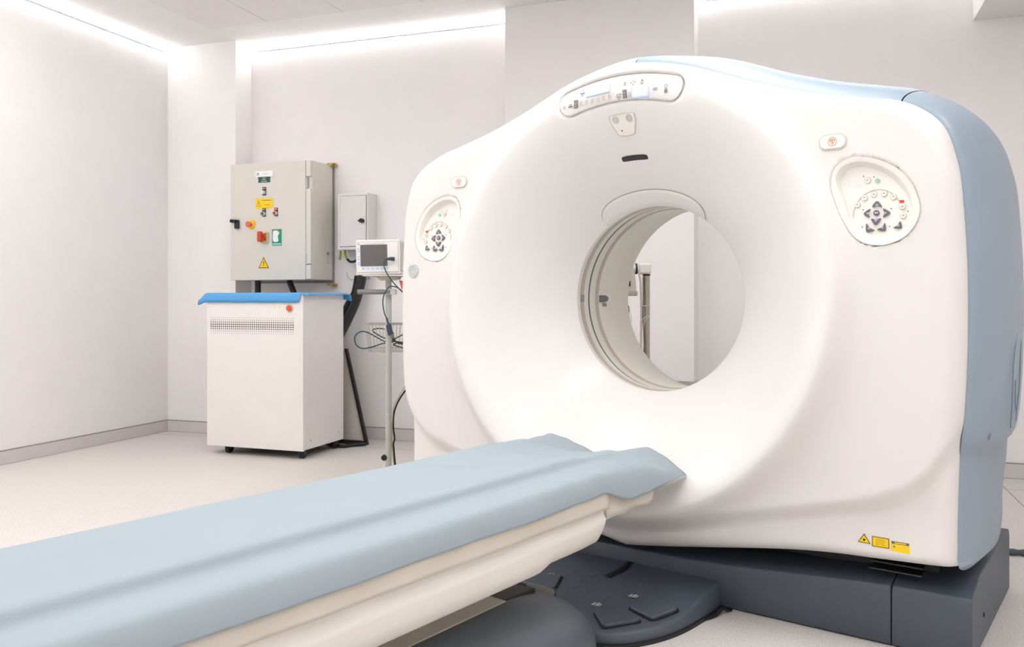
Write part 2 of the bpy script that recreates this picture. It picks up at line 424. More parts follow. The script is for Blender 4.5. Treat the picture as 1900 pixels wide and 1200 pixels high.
top = [cross(0.0345)] + [(x, z) for x, z in right if 0.036 <= x <= 0.905 and z > 1] + [cross(0.9085)]
shell('side_cover', M['blue'], side_r)['label'] = 'pale blue right side cover'
shell('top_cover', M['blue'], top)['label'] = 'pale blue top band'
left = [(-x, z) for x, z in reversed(right) if z > 0.282 and x > 0] + [(0, 1.886)] + [(x, z) for x, z in right if 0 < x <= 0.030 and z > 1] + [cross(0.0315)]
lc = shell('side_cover', M['white'], left); lc['label'] = 'white left side cover'
# back face of the gantry with flared rear bore
rows = []
for k in range(120):
    a = 2*PI*k/120; R = rout(a)*0.93; row = []
    for i in range(8):
        r = 0.54+(R-0.54)*i/7; row.append((r*math.cos(a), 0.945, ISO+r*math.sin(a)))
    rows.append(row)
MB().grid(rows, close_u=True).build('rear_cover', M['white'], scn, smooth=60)
# bore, ring by ring
def ring(name, m, prof, lab=None):
    o = MB().lathe(prof, 'Y', (0, 0, ISO), 180).build(name, m, scn, smooth=30)
    if lab: o['label'] = lab
    return o
ring('bore_lip', M['white'], [(0.3502, 0.2752), (0.3485, 0.278), (0.3485, 0.29), (0.3500, 0.303), (0.355, 0.305)])
ring('bore_ring', M['taupe'], [(0.356, 0.3055), (0.3492, 0.3065), (0.3487, 0.328), (0.356, 0.329)], 'satin metal ring at the mouth of the bore')
ring('bore_band', M['band'], [(0.3515, 0.329), (0.3515, 0.3655), (0.356, 0.3655)])
ring('scan_window', M['window'], [(0.3545, 0.3655), (0.3545, 0.379)], 'dark scan window line around the bore')
ring('bore_band', M['band'], [(0.356, 0.379), (0.3515, 0.379), (0.3515, 0.421)])
ring('bore_ring', M['taupe'], [(0.356, 0.4212), (0.3487, 0.422), (0.3487, 0.442), (0.356, 0.443)], 'satin metal ring at the inner edge of the scan window')
ring('bore_liner', M['liner'], [(0.353, 0.4435), (0.3497, 0.445), (0.351, 0.50), (0.355, 0.56), (0.363, 0.64), (0.374, 0.71), (0.386, 0.76), (0.41, 0.80), (0.445, 0.85), (0.485, 0.90), (0.52, 0.935), (0.54, 0.946)])
def bore_pt(phi, y, r=0.3485): return (r*math.cos(phi), y, ISO+r*math.sin(phi))
def bore_patch(name, m, y0, y1, z0, z1, r=0.3475, round_end=False):
    rows = []
    for i in range(7):
        y = y0+(y1-y0)*i/6; row = []
        q = 1.0
        if round_end: q = math.sqrt(max(0.05, 1-max(0, (i-3)/3.2)**2))
        for j in range(7):
            zc = (z0+z1)/2; z = zc+(z1-z0)/2*q*(j/3-1); ph = PI-math.asin((z-ISO)/r); row.append(bore_pt(ph, y, r))
        rows.append(row)
    mb = MB().grid(rows)
    o = mb.build(name, m, scn, smooth=60, solid=0.003); return o
bore_patch('positioning_laser', M['mgrey'], 0.307, 0.327, 1.038, 1.066)['label'] = 'small grey window in the outer bore ring'
bore_patch('positioning_laser', M['key'], 0.449, 0.520, 1.036, 1.064, round_end=True)['label'] = 'dark rounded laser window inside the bore'
bore_patch('positioning_laser', M['icon'], 0.476, 0.502, 1.018, 1.031)['label'] = 'small square below the dark laser window'
# lip plate over the bore mouth
rows = []; edge = []
for k in range(61):
    a = (k/60*2-1)*math.radians(35.5); w = math.sqrt(max(0.0, 1-(abs(k/30-1))**6)); r0 = 0.3525; row = []
    for i in range(9):
        r = r0+0.052*w*i/8; x, z = r*math.sin(a), ISO+r*math.cos(a); row.append((x, Fbase(x, z)-0.007*(1 if 0 < i < 8 else 0.1), z))
    rows.append(row); edge.append(Vector(row[-1])+Vector((0, -0.0015, 0)))
lip = MB().grid(rows).build('bore_lip_plate', M['white'], scn, smooth=180)
MB().tube(edge, 0.0016, 6, sm=False).build('gap_line', M['groove'], lip)
# slot and intercom
pts = [(0.052*t, ISO+math.sqrt(0.51**2-(0.052*t)**2)) for t in [i/8-1 for i in range(17)]]
poly = [(x, z+0.0085*math.sqrt(max(0.0, 1-(x/0.056)**8))) for x, z in pts] + [(x, z-0.0085*math.sqrt(max(0, 1-(x/0.056)**8))) for x, z in reversed(pts)]
MB().pad(poly, Fbase, 0.002).build('gantry_window', M['blackgloss'], scn, smooth=0)['label'] = 'dark curved slot above the bore'
tz = smooth2([(-0.044, 1.700), (-0.05, 1.694), (-0.050, 1.675), (-0.036, 1.640), (-0.030, 1.633), (0, 1.629), (0.030, 1.633), (0.036, 1.640), (0.050, 1.675), (0.050, 1.694), (0.044, 1.700), (0, 1.703)], 4)
ic = MB().pad(tz, Fbase, 0.003).build('intercom', M['cream'], scn, smooth=0); ringpoly(MB(), tz, Fbase, 0.0045, 0.003).build('rim', M['cream2'], ic)
for s in (-1, 1):
    mb = MB()
    for r in (0.0125, 0.009, 0.005): ringpoly(mb, circ(s*0.027, 1.684, r), Fbase, 0.0045, 0.0022, 0.001)
    mb.build('speaker', M['lgrey'], ic)
MB().pad(circ(-0.014, 1.648, 0.0022, 10), Fbase, 0.0045).build('microphone', M['black'], ic)
# display
def Fd(x, z): return Fbase(x, z)-0.001+0.010*sstep(0.69, 0.775, math.hypot(x, z-ISO))
rows = []; top_edge = []
for k in range(81):
    a = (k/80*2-1)*0.335; w = math.sqrt(max(0.0, 1-(max(0, abs(a)-0.28)/0.0552)**2)); row = []
    for i in range(13):
        r = 0.738+0.045*w*(i/6-1); x, z = r*math.sin(a), ISO+r*math.cos(a); row.append((x, Fd(x, z), z))
    rows.append(row); top_edge.append(Vector(row[-1])+Vector((0, -0.002, 0.0)))
dsp = MB().grid(rows).build('display_panel', mat('display_white', (226, 224, 221), 0.35), scn, smooth=180, solid=0.002)
MB().tube(top_edge[4:-4], 0.0009, 6, sm=False).build('edge_gap', M['groove'], dsp)
SEG = {'0': 'abcdef', '3': 'abgcd', '4': 'fgbc', '5': 'afgcd', '8': 'abcdefg'}
def digit(ch, x0, z0, w, h, m, name, off, rot, dot=False):
    mb = MB(); t = w*0.2; sl = 0.14
    P = {'a': (0.12, 0.88, h-t, h, 1), 'd': (0.12, 0.88, 0, t, 1), 'g': (0.12, 0.88, h/2-t/2, h/2+t/2, 1),
         'f': (0, 0, h/2+t*0.2, h-t*0.3, 0), 'b': (1, 0, h/2+t*0.2, h-t*0.3, 0), 'e': (0, 0, t*0.3, h/2-t*0.2, 0), 'c': (1, 0, t*0.3, h/2-t*0.2, 0)}
    def tr(px, pz): 
        px += sl*pz; c, s = math.cos(rot), math.sin(rot); return (x0+px*c-pz*s, z0+px*s+pz*c)
    for k in SEG[ch]:
        a, b, za, zb, hor = P[k]
        if hor: q = [(w*a, za), (w*b, za), (w*b, zb), (w*a, zb)]
        else:
            xa = 0 if a == 0 else w-t; q = [(xa, za), (xa+t, za), (xa+t, zb), (xa, zb)]
        mb.pad([tr(*p) for p in q], Fd, off, 0.001)
    if dot: mb.pad([tr(*p) for p in circ(w*1.25, t/2, t*0.55, 8)], Fd, off, 0.001)
    mb.build(name, m, dsp, smooth=0)
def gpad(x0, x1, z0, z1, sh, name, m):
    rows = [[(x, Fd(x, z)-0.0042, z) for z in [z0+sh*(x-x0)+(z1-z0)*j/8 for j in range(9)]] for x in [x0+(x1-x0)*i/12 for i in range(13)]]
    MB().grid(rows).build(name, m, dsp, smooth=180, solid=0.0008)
gpad(-0.130, -0.030, 1.772, 1.808, 0.06, 'digit_glow', M['glow'])  # bloom of the digits drawn as an emissive patch behind them
gpad(0.054, 0.121, 1.744, 1.782, -0.06, 'digit_glow', M['glow'])
for i, ch in enumerate('5435'):
    x = -0.124+0.023*i; digit(ch, x, 1.778+0.0035*i*0.3, 0.0135, 0.024, M['digit'], 'digit', 0.0064, 0.06, dot=False)
for i, ch in enumerate('00'): digit(ch, 0.062+0.027*i, 1.750-0.001*i, 0.0145, 0.025, M['digit'], 'digit', 0.0064, -0.06, dot=(i == 0))
for i in range(6):
    x = -0.158+0.0235*i; digit('8', x, 1.745+0.0015*i, 0.012, 0.018, M['ghost'], 'unlit_digit', 0.0042, 0.06)
digit('8', 0.040, 1.749, 0.010, 0.020, M['ghost'], 'unlit_digit', 0.0042, -0.03)
def ico(shapes, m=M['icon'], par=dsp, fn=Fd, off=0.0042, name='icon'):
    mb = MB()
    for p in shapes: mb.pad(p, fn, off, 0.001)
    mb.build(name, m, par, smooth=0)
def barp(x0, x1, z0, z1): return [(x0, z0), (x1, z0), (x1, z1), (x0, z1)]
def tri(x, z, s, up=1): return [(x-s, z-s*up*0.6), (x+s, z-s*up*0.6), (x, z+s*up)]
def ring_i(x, z, r, w=0.0012, par=dsp, fn=Fd, m=M['icon'], off=0.0042):
    ringpoly(MB(), circ(x, z, r, 16), fn, off, w, 0.001).build('icon', m, par, smooth=0)
ring_i(-0.2225, 1.748, 0.0055)
ico([barp(-0.206, -0.186, 1.746, 1.749), tri(-0.199, 1.7545, 0.003), tri(-0.192, 1.7545, 0.003)], M['key'])
ico([barp(-0.181, -0.164, 1.740, 1.769)], M['icon']); ico([barp(-0.178, -0.167, 1.743, 1.749), barp(-0.178, -0.167, 1.752, 1.757)], M['mgrey'], off=0.0056)
ico([barp(-0.157, -0.136, 1.789, 1.792), tri(-0.146, 1.801, 0.003), tri(-0.146, 1.782, 0.003, -1)], M['key'])
ico([barp(-0.006, 0.012, 1.754, 1.7565), tri(-0.002, 1.763, 0.003), tri(0.006, 1.765, 0.003), tri(0.013, 1.763, 0.003), tri(0.004, 1.748, 0.003, -1)], M['icon'])
ico([barp(0.020, 0.036, 1.748, 1.777)], M['icon']); ico([barp(0.023, 0.033, 1.752, 1.758), barp(0.023, 0.033, 1.762, 1.768)], M['mgrey'], off=0.0056)
ring_i(0.028, 1.797, 0.005); ico([barp(0.0265, 0.0295, 1.801, 1.806)])
ico([tri(0.060, 1.804, 0.0032), tri(0.052, 1.798, 0.0028, -1), tri(0.068, 1.798, 0.0028, -1), tri(0.060, 1.791, 0.003, -1)])
ring_i(0.094, 1.797, 0.0058); ico([barp(0.0925, 0.0955, 1.799, 1.806), barp(0.088, 0.101, 1.7885, 1.790)])
ring_i(0.142, 1.763, 0.0045); ring_i(0.150, 1.763, 0.0045)
ring_i(0.186, 1.768, 0.006); ico([barp(0.182, 0.190, 1.757, 1.7595), barp(0.1805, 0.183, 1.744, 1.755), barp(0.1845, 0.187, 1.744, 1.755), barp(0.1885, 0.191, 1.744, 1.755)])

# keypads
BTN = [(0.827, 1.398, .0075), (0.799, 1.328, .0075), (0.819, 1.347, .0075), (0.845, 1.356, .0075), (0.873, 1.356, .0075), (0.899, 1.344, .0075), (0.923, 1.315, .008), (0.926, 1.288, .0075)]
KEYS = [[(0.855, 1.335), (0.868, 1.317), (0.855, 1.320), (0.841, 1.319)], [(0.872, 1.312), (0.891, 1.298), (0.872, 1.286), (0.875, 1.298)],
        [(0.839, 1.283), (0.853, 1.281), (0.866, 1.283), (0.852, 1.264)], [(0.836, 1.313), (0.818, 1.300), (0.834, 1.287), (0.831, 1.300)],
        [(0.826, 1.270), (0.834, 1.258), (0.848, 1.250), (0.827, 1.245)], [(0.877, 1.269), (0.878, 1.246), (0.856, 1.251), (0.870, 1.258)],
        [(0.918, 1.272), (0.922, 1.252), (0.900, 1.254), (0.912, 1.261)]]
DOTS = [(0.815, 1.411), (0.844, 1.407), (0.815, 1.312), (0.893, 1.310), (0.938, 1.300), (0.814, 1.261), (0.889, 1.259)]
def keypad(s, lab):
    fl = lambda x, z: 0.009+0.012*sstep(1.22, 1.45, z)
    n = len(EIN)
    angs = [2*PI*k/96 for k in range(96)]
    IP = sorted((math.atan2(z-EC[1], x-EC[0]) % (2*PI), math.hypot(x-EC[0], z-EC[1])) for x, z in EIN); IA = [p[0] for p in IP]
    def inr(a):
        i = bisect.bisect(IA, a) % len(IP); p, q = IP[i-1], IP[i]; d = (q[0]-p[0]) % (2*PI); return p[1]+(q[1]-p[1])*(((a-p[0]) % (2*PI))/max(d, 1e-9))
    rows = []
    for a in angs:
        ro = eggr((a+PI) % (2*PI)-PI); ri = inr(a); row = []
        up = sstep(-0.6, 0.9, math.sin(a+0.3))
        for r, dy in ((ro, 0.004), (ro, -0.0012), (ro*0.985, -0.0022), (ri+0.005, -0.0018), (ri+0.001, 0.0), (ri*0.985-0.012*up, None), (ri*0.55, None), (ri*0.2, None), (0.0001, None)):
            x, z = EC[0]+r*math.cos(a), EC[1]+r*math.sin(a)
            row.append((s*x, (fl(x, z) if dy is None else dy), z))
        rows.append(row)
    p = MB().grid(rows, close_u=True).build('control_panel', M['cream'], scn, smooth=28); p['label'] = lab
    sx = lambda poly: [(s*x, z) for x, z in poly]
    f2 = lambda x, z: fl(abs(x), z)
    ringpoly(MB(), sx(EGG), lambda x, z: 0, 0.004, 0.0012, 0.001).build('outline_gap', M['cream2'], p)
    arc = [(0.855+0.067*math.cos(t), 1.297+0.072*math.sin(t)) for t in [math.radians(185-k*(170/24)) for k in range(25)]]
    MB().tube([(s*x, f2(x, z)-0.001, z) for x, z in arc], 0.0013, 6, sm=False).build('keypad_ridge', M['cream2'], p)
    MB().pad(sx(rrect(0.768, 0.808, 1.382, 1.403, 0.002)), f2, 0.001).build('readout', M['white2'], p, smooth=0)
    for i in range(3): 
        mb = MB(); ringpoly(mb, sx(rrect(0.7715+0.0125*i, 0.7795+0.0125*i, 1.386, 1.400, 0.0008, 2)), f2, 0.0018, 0.0012, 0.0005); mb.build('unlit_digit', M['ghost'], p)
    for i, (x, z, r) in enumerate(BTN):
        x *= s
        r *= 1.2; b = MB().pad(circ(x, z, r, 20), f2, 0.004).build('button', M['cream2'], p, smooth=0)
        mb = MB(); mb.pad(circ(x, z, r*0.8, 16), f2, 0.0046); mb.build('button', M['cream'], p, smooth=0)
        ico([barp(x-r*0.4, x+r*0.4, z-0.0018+0.001*(i % 3), z-0.0004+0.001*(i % 3)), tri(x+0.0008*(i % 2), z+0.0018, 0.0016)], M['icon'], p, f2, 0.0052, 'legend')
    MB().pad(circ(s*0.854, 1.395, 0.0062, 20), f2, 0.004).build('button', M['mint'], p, smooth=0)['label'] = 'mint green button'
    for k in KEYS:
        q = smooth2(sx(k), 5); b = MB().pad(q, f2, 0.005, 0.006).build('arrow_key', M['key'], p, smooth=0)
        cx = sum(v[0] for v in k)/4*s; cz = sum(v[1] for v in k)/4
        ico([barp(cx-0.004, cx+0.004, cz-0.0002, cz+0.0022), barp(cx-0.0022, cx+0.0022, cz-0.0032, cz-0.0016)], M['keylegend'], p, f2, 0.006, 'legend')
    MB().pad(circ(s*0.853, 1.300, 0.0085, 20), f2, 0.005, 0.006).build('arrow_key', M['key'], p, smooth=0)['label'] = 'round centre key'
    ico([barp(s*0.853-0.005, s*0.853+0.005, 1.2988, 1.3022)], M['keylegend'], p, f2, 0.006, 'legend')
    MB().pad(sx(rrect(0.915, 0.927, 1.326, 1.333, 0.001)), f2, 0.003).build('indicator', M['redled'], p, smooth=0)['label'] = 'red indicator'
    for x, z in DOTS: MB().pad(circ(s*x, z, 0.0019, 8, 0.0013), f2, 0.0015).build('indicator_light', M['black'], p, smooth=0)
keypad(1, 'egg-shaped keypad panel at the right of the bore')
keypad(-1, 'egg-shaped keypad panel at the left of the bore')
for s, lab in ((1, 'right emergency stop'), (-1, 'left emergency stop')):
    f0 = lambda x, z: 0
    es = MB().pad([(s*x, z) for x, z in rrect(0.691, 0.773, 1.495, 1.543, 0.0235, 8)], Fbase, 0.003).build('emergency_stop', M['cream2'], scn, smooth=0); es['label'] = lab
    MB().pad([(s*x, z) for x, z in rrect(0.6955, 0.7685, 1.4995, 1.5385, 0.019, 8)], Fbase, 0.005).build('cap', M['cream'], es, smooth=0)
    ring_i(s*0.732, 1.519, 0.0135, 0.0014, es, Fbase, M['iconred'], 0.006)
    t = tri(s*0.732, 1.5175, 0.009, -1); ringpoly(MB(), t, Fbase, 0.006, 0.0018, 0.001).build('icon', M['iconred'], es, smooth=0)
    ico([barp(s*0.732-0.008, s*0.732+0.008, 1.5245, 1.526), barp(s*0.732-0.0012, s*0.732+0.0012, 1.514, 1.520)], M['iconred'], es, Fbase, 0.006)
# round emblem at left
f0 = lambda x, z: F(x, z)
em = MB().pad(circ(-0.985, 1.167, 0.029, 36), Fbase, 0.003).build('emblem', M['emblem'], scn, smooth=0)
ringpoly(MB(), circ(-0.985, 1.167, 0.0255, 32), Fbase, 0.004, 0.0018, 0.001).build('emblem_ring', M['emblem2'], em)
text('emblem_letters', 'GE', 0.030, M['emblem2'], em, face_m(-0.985, -0.004, 1.1665))
for a in range(4):
    t0 = a*PI/2; pts = [(-0.985+0.021*math.cos(t0+q*0.22), -0.0042, 1.167+0.021*math.sin(t0+q*0.22)) for q in range(-2, 3)]
    MB().tube(pts, 0.0012, 6).build('emblem_ring', M['emblem2'], em)
# laser warning labels on the lower skirt
sk = lambda x, z: Fbase(x, z)
def wl(poly, m, lab):
    o = MB().pad(poly, sk, 0.001, 0.0008).build('warning_label', m, scn, smooth=0); o['label'] = lab; return o
o = wl([(0.793, 0.324), (0.829, 0.324), (0.811, 0.352)], M['yellow'], 'yellow triangular laser label')
ringpoly(MB(), [(0.793, 0.324), (0.829, 0.324), (0.811, 0.352)], sk, 0.0016, 0.0035, 0.0006).build('border', M['black'], o, smooth=0)
MB().pad(circ(0.811, 0.333, 0.0035, 12), sk, 0.0016, 0.0006).build('symbol', M['black'], o, smooth=0)
o = wl(barp(0.833, 0.881, 0.318, 0.348), M['yellow'], 'yellow bordered rectangular label')
mb = MB()
for q in (barp(0.833, 0.881, 0.3455, 0.348), barp(0.833, 0.881, 0.318, 0.3205), barp(0.833, 0.8355, 0.318, 0.348), barp(0.8785, 0.881, 0.318, 0.348)): mb.pad(q, sk, 0.0016, 0.0006)
for i in range(4): mb.pad(barp(0.843, 0.872-0.004*(i % 2), 0.3255+0.0048*i, 0.3263+0.0048*i), sk, 0.0016, 0.0006)
mb.build('border', mat('label_ink', (140, 110, 20), 0.5), o, smooth=0)
o = wl(barp(0.886, 0.936, 0.313, 0.343), M['yellow'], 'yellow label with dark header strip')
mb = MB().pad(barp(0.887, 0.935, 0.3355, 0.3425), sk, 0.0016, 0.0006); mb.pad(circ(0.8945, 0.327, 0.0025, 10), sk, 0.0016, 0.0006); mb.build('header', M['key'], o, smooth=0)
MB().pad(barp(0.896, 0.927, 0.3375, 0.3405), sk, 0.0022, 0.0006).build('header', M['yellow'], o, smooth=0)
# side cover details
MB().lathe([(0.016*math.sin(PI*k/10)+0.0001, -0.006*math.cos(PI*k/10)) for k in range(11)], 'X', (1.116, 0.20, 0.655), 20).build('dark_cap', M['bluedark'], scn)  # dark oval recess: its shade painted on a shallow bump
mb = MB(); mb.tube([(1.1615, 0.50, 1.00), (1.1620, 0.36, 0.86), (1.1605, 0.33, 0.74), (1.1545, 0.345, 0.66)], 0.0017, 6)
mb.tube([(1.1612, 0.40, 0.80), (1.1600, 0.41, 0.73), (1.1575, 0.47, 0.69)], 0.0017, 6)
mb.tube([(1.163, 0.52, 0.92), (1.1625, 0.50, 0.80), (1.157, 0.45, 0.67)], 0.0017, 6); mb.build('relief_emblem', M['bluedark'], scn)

# dark base
def base_profile(y): return 0
bs = []
def base_half(name, x0, x1, m=M['dark']):
    rows = []
    n = max(4, int(abs(x1-x0)/0.05))
    for i in range(n+1):
        x = x0+(x1-x0)*i/n; ax = abs(x)
        zt = 0.192-0.045*sstep(1.0, 0.15, ax); yb = 0.93-0.0*ax; yf = 0.126
        rows.append([(x, yf+0.006, 0.004), (x, yf, 0.012), (x, yf, zt-0.02), (x, yf+0.006, zt-0.006), (x, yf+0.02, zt), (x, yf+0.10, zt+0.02), (x, yf+0.14, zt+0.03), (x, yb-0.02, zt+0.03), (x, yb, zt), (x, yb, 0.004)])
    mb = MB().grid(rows, close_v=True); k = 10
    mb.f.append(tuple(range(k))); mb.f.append(tuple(range(n*k, n*k+k)))
    return mb.build(name, m, scn, smooth=50, bevel=0.004)
base_half('base', -0.8655, 0.8655)['label'] = 'dark slate base beam'
base_half('base_end', 0.868, 1.085)['label'] = 'dark slate base end block at the right'
base_half('base_end', -1.085, -0.868)['label'] = 'dark slate base end block at the left'
MB().box(-1.06, 1.06, 0.14, 0.92, 0.0, 0.012).build('base_foot', M['black'], scn, smooth=0)
MB().box(-0.98, 0.98, 0.24, 0.86, 0.20, 0.33).build('frame', M['black'], scn, smooth=0)['label'] = 'black frame in the gap under the cover'
mb = MB(); mb.box(0.80, 0.95, 0.135, 0.20, 0.222, 0.228); mb.box(0.80, 0.95, 0.15, 0.20, 0.240, 0.246); mb.build('bracket', M['blackgloss'], scn, smooth=0, bevel=0.002)
MB().lathe([(0.0001, 0), (0.007, 0), (0.007, 0.004), (0.0001, 0.004)], 'X', (1.084, 0.33, 0.085), 12).build('dark_cap', M['black'], scn)
# foot pedestal in front of the base
def ped_z(y): return 0.088-0.043*sstep(0.10, -0.22, y)
ol = [(0.325, 0.124), (0.328, 0.05), (0.325, -0.04), (0.318, -0.13), (0.300, -0.22), (0.262, -0.31), (0.20, -0.385), (0.10, -0.425)]
ol = ol + [(0, -0.435)] + [(-x, y) for x, y in reversed(ol)]
olc = [(p.x, p.y) for p in crom([Vector((a, b, 0)) for a, b in ol], 5)]
rows = []
for x, y in olc:
    row = [(x, y, 0.012), (x, y, 0.020)]
    for k in (0, 0.35, 0.7, 0.9, 1.0):
        hz = ped_z(y)
        row.append((x*(1-0.05*k**3), 0.13+(y-0.13)*(1-0.035*k**3), 0.02+(hz-0.02)*math.sin(PI/2*k)**0.8))
    for k in (0.85, 0.6, 0.3, 0.0): 
        yy = 0.13+(y-0.13)*0.965*1.0; row.append((x*0.95*k, yy, ped_z(yy)+0.003*(1-k)))
    rows.append(row)
pd = MB().grid(rows).build('foot_pedestal', M['dark'], scn, smooth=60)
rows = [[(x*0.99, 0.13+(y-0.13)*0.99, 0.0), (x*1.02, 0.13+(y-0.13)*1.015, 0.0), (x*1.02, 0.13+(y-0.13)*1.015, 0.012), (x*0.99, 0.13+(y-0.13)*0.99, 0.0125)] for x, y in olc]
MB().grid(rows).build('rubber_skirt', M['black'], pd)
def ppad(poly, off, th, name, m, par=pd, bevel=0):     # polygons in plan laid on the pedestal top
    n = len(poly); vs = [(x, y, ped_z(y)+off) for x, y in poly] + [(x, y, ped_z(y)+off-th) for x, y in poly]
    return MB().add(vs, [tuple(range(n)), tuple(range(2*n-1, n-1, -1))] + [(i, (i+1) % n, n+(i+1) % n, n+i) for i in range(n)]).build(name, m, par, smooth=0, bevel=bevel)
def quad_round(q, r=0.14, n=4):
    out = []
    L = len(q)
    for i in range(L):
        a, b, c = Vector(q[i-1]), Vector(q[i]), Vector(q[(i+1) % L])
        p0, p1 = b+(a-b)*r, b+(c-b)*r
        for k in range(n+1):
            t = k/n; v = p0*(1-t)**2+b*2*t*(1-t)+p1*t*t; out.append((v.x, v.y))
    return out
PQ = [[(0.148, -0.186), (0.180, -0.092), (0.286, -0.124), (0.247, -0.228)], [(0.078, -0.289), (0.129, -0.215), (0.224, -0.262), (0.160, -0.372)]]
for q in PQ + [[(-x, y) for x, y in q] for q in PQ]:
    g = ppad(quad_round([((x-sum(p[0] for p in q)/4)*1.14+sum(p[0] for p in q)/4, (y-sum(p[1] for p in q)/4)*1.14+sum(p[1] for p in q)/4) for x, y in q]), 0.0035, 0.004, 'pedal_gap', M['black'])
    cx = sum(p[0] for p in q)/4; cy = sum(p[1] for p in q)/4
    ppad(quad_round([(cx+(x-cx)*1.04, cy+(y-cy)*1.04) for x, y in q]), 0.012, 0.012, 'foot_pedal', M['dark'], pd, 0.004)
for x, y in [(-0.165, -0.020), (-0.175, -0.070), (-0.178, -0.126), (-0.100, -0.130), (-0.085, -0.024), (-0.105, -0.076), (-0.020, -0.080), (-0.040, -0.136), (0.015, -0.025), (0.105, -0.024), (0.040, -0.142), (0.08, -0.078), (-0.015, -0.205), (-0.155, -0.172)]:
    n = 10; r = 0.014 if x < 0.0 else 0.010; pts = [(x+r*math.cos(t), y+r*math.sin(t), ped_z(y+r*math.sin(t))+0.0035) for t in [math.radians(190+k*17) for k in range(n)]]
    MB().tube(pts, 0.0013, 5, sm=False).build('grip_mark', M['key'], pd)
for x, y in [(0.117, -0.107), (-0.222, -0.096), (0.041, -0.217)]:
    mb = MB()
    for a, b in ((0, 0), (0.012, 0.004), (0.022, -0.002)):
        zz = ped_z(y)+0.005; mb.box(x+a-0.012, x+a-0.006, y+b-0.010, y+b+0.010, zz, zz+0.0008)
    mb.box(x-0.014, x+0.016, y-0.013, y-0.009, zz, zz+0.0008); mb.build('pedal_symbol', M['lgrey'], pd, smooth=0)
mb = MB(); pts = [(-0.030, -0.030), (-0.012, 0.02), (-0.010, 0.062), (-0.022, 0.12)]
rows = [[(p.x-0.014, p.y, ped_z(p.y)+0.0055), (p.x+0.014, p.y, ped_z(p.y)+0.0055)] for p in crom([Vector((a, b, 0)) for a, b in pts], 6)]
MB().grid(rows).build('pedestal_slot', M['black'], pd, solid=0.002)

# ================================================================== PATIENT TABLE
tb = thing('patient_table', 'long white patient table on dark rounded base reaching into the scanner', 'patient table', FG)
YB0, YE = -3.05, -0.50
prof = [(0.0, 0.325), (0.16, 0.328), (0.200, 0.338), (0.222, 0.352), (0.236, 0.378), (0.244, 0.402), (0.247, 0.416), (0.238, 0.430), (0.240, 0.455), (0.246, 0.49), (0.247, 0.52), (0.242, 0.542), (0.228, 0.554), (0.205, 0.554), (0.19, 0.54), (0.15, 0.52), (0.0, 0.51)]
prof = prof + [(-x, z) for x, z in reversed(prof[1:-1])]
rows = []
for y, k in [(YB0, 0.9), (YB0+0.03, 1), (-2.2, 1), (-1.5, 1), (-0.80, 1), (-0.77, 1), (-0.745, 1), (-0.62, 1), (-0.56, 0.995), (-0.52, 0.98), (-0.503, 0.95), (YE, 0.90)]:
    dp = 0.014*sstep(-0.75, -0.79, y)        # the body is a little deeper behind the step near its front end
    rows.append([(x*(1 if k > 0.97 else 0.99)*(1+0.4*dp*(z < 0.39)), y, (0.45+(z-0.45)*k if z < 0.45 else z-0.004*(1-k))-dp*sstep(0.40, 0.35, z)) for x, z in prof])
mb = MB().grid(rows, close_v=True); n = len(prof); mb.f.append(tuple(range(n))); mb.f.append(tuple(range((len(rows)-1)*n, len(rows)*n)))
mb.build('table_frame', M['tablewhite'], tb, smooth=50)
# cradle: narrow concave plank that slides forward
rows = []
for y, k in [(-3.0, 1), (-1.0, 1), (-0.3, 1), (-0.18, 0.95), (-0.11, 0.82), (-0.075, 0.6), (-0.062, 0.3)]:
    xs2 = [i/12*2-1 for i in range(13)]
    rows.append([(0.2*k*x, y, 0.506+0.036*(0.2*k*x/0.2)**2) for x in xs2] + [(0.2*k*x, y, 0.480+0.036*(0.2*k*x/0.2)**2) for x in reversed(xs2)])
mb = MB().grid(rows, close_v=True); mb.f += [tuple(range(26)), tuple(range(6*26, 7*26))]
for i in range(len(mb.v)):
    x, y, z = mb.v[i]; d = 0.028*sstep(-0.6, -0.12, y); mb.v[i] = (x, y, z+0.012-d)
mb.build('cradle', M['tablewhite'], tb, smooth=50)
# lift column under the frame, and cover plates on the base
MB().box(-0.13, 0.09, -2.4, -1.6, 0.20, 0.326).build('lift_column', M['tabletaupe'], tb, smooth=0, bevel=0.012)
def plate(name, m, y0, y1, z0, z1, w0=-0.17, w1=0.095):
    vs = [(x, y, z) for x in (w0, w1) for y, z in ((y0, z0), (y1, z1))] + [(x, y, z-0.03) for x in (w0, w1) for y, z in ((y0, z0), (y1, z1))]
    MB().add(vs, [(0, 1, 3, 2), (4, 6, 7, 5), (0, 4, 5, 1), (2, 3, 7, 6), (0, 2, 6, 4), (1, 5, 7, 3)]).build(name, m, tb, smooth=0, bevel=0.004)
plate('lift_cover', M['tabletaupe'], -2.5, -0.775, 0.2315, 0.2315)
plate('slot', M['black'], -0.772, -0.635, 0.2305, 0.227, -0.17, 0.092)
plate('lift_cover', M['olive'], -0.633, -0.49, 0.233, 0.178, -0.17, 0.06)
rows = []
for i in range(48):
    t = i/47; y = -0.425-2.2*t**1.7; e = min(1, (t**1.7*2.2)/0.36); k = math.sqrt(max(0.0004, 1-(1-e)**2.2))
    row = []
    for j in range(29):
        a = PI*j/28; c, s_ = math.cos(a), math.sin(a)
        row.append((0.285*(0.30+0.70*k)*math.copysign(abs(c)**0.6, c), y, 0.002+(0.229*k**0.9)*(abs(s_)**0.62)))
    rows.append(row)
mb = MB().grid(rows); mb.f.append(tuple(range(29))); mb.f.append(tuple(range(47*29, 48*29))); mb.build('table_base', M['dark2'], tb, smooth=70)
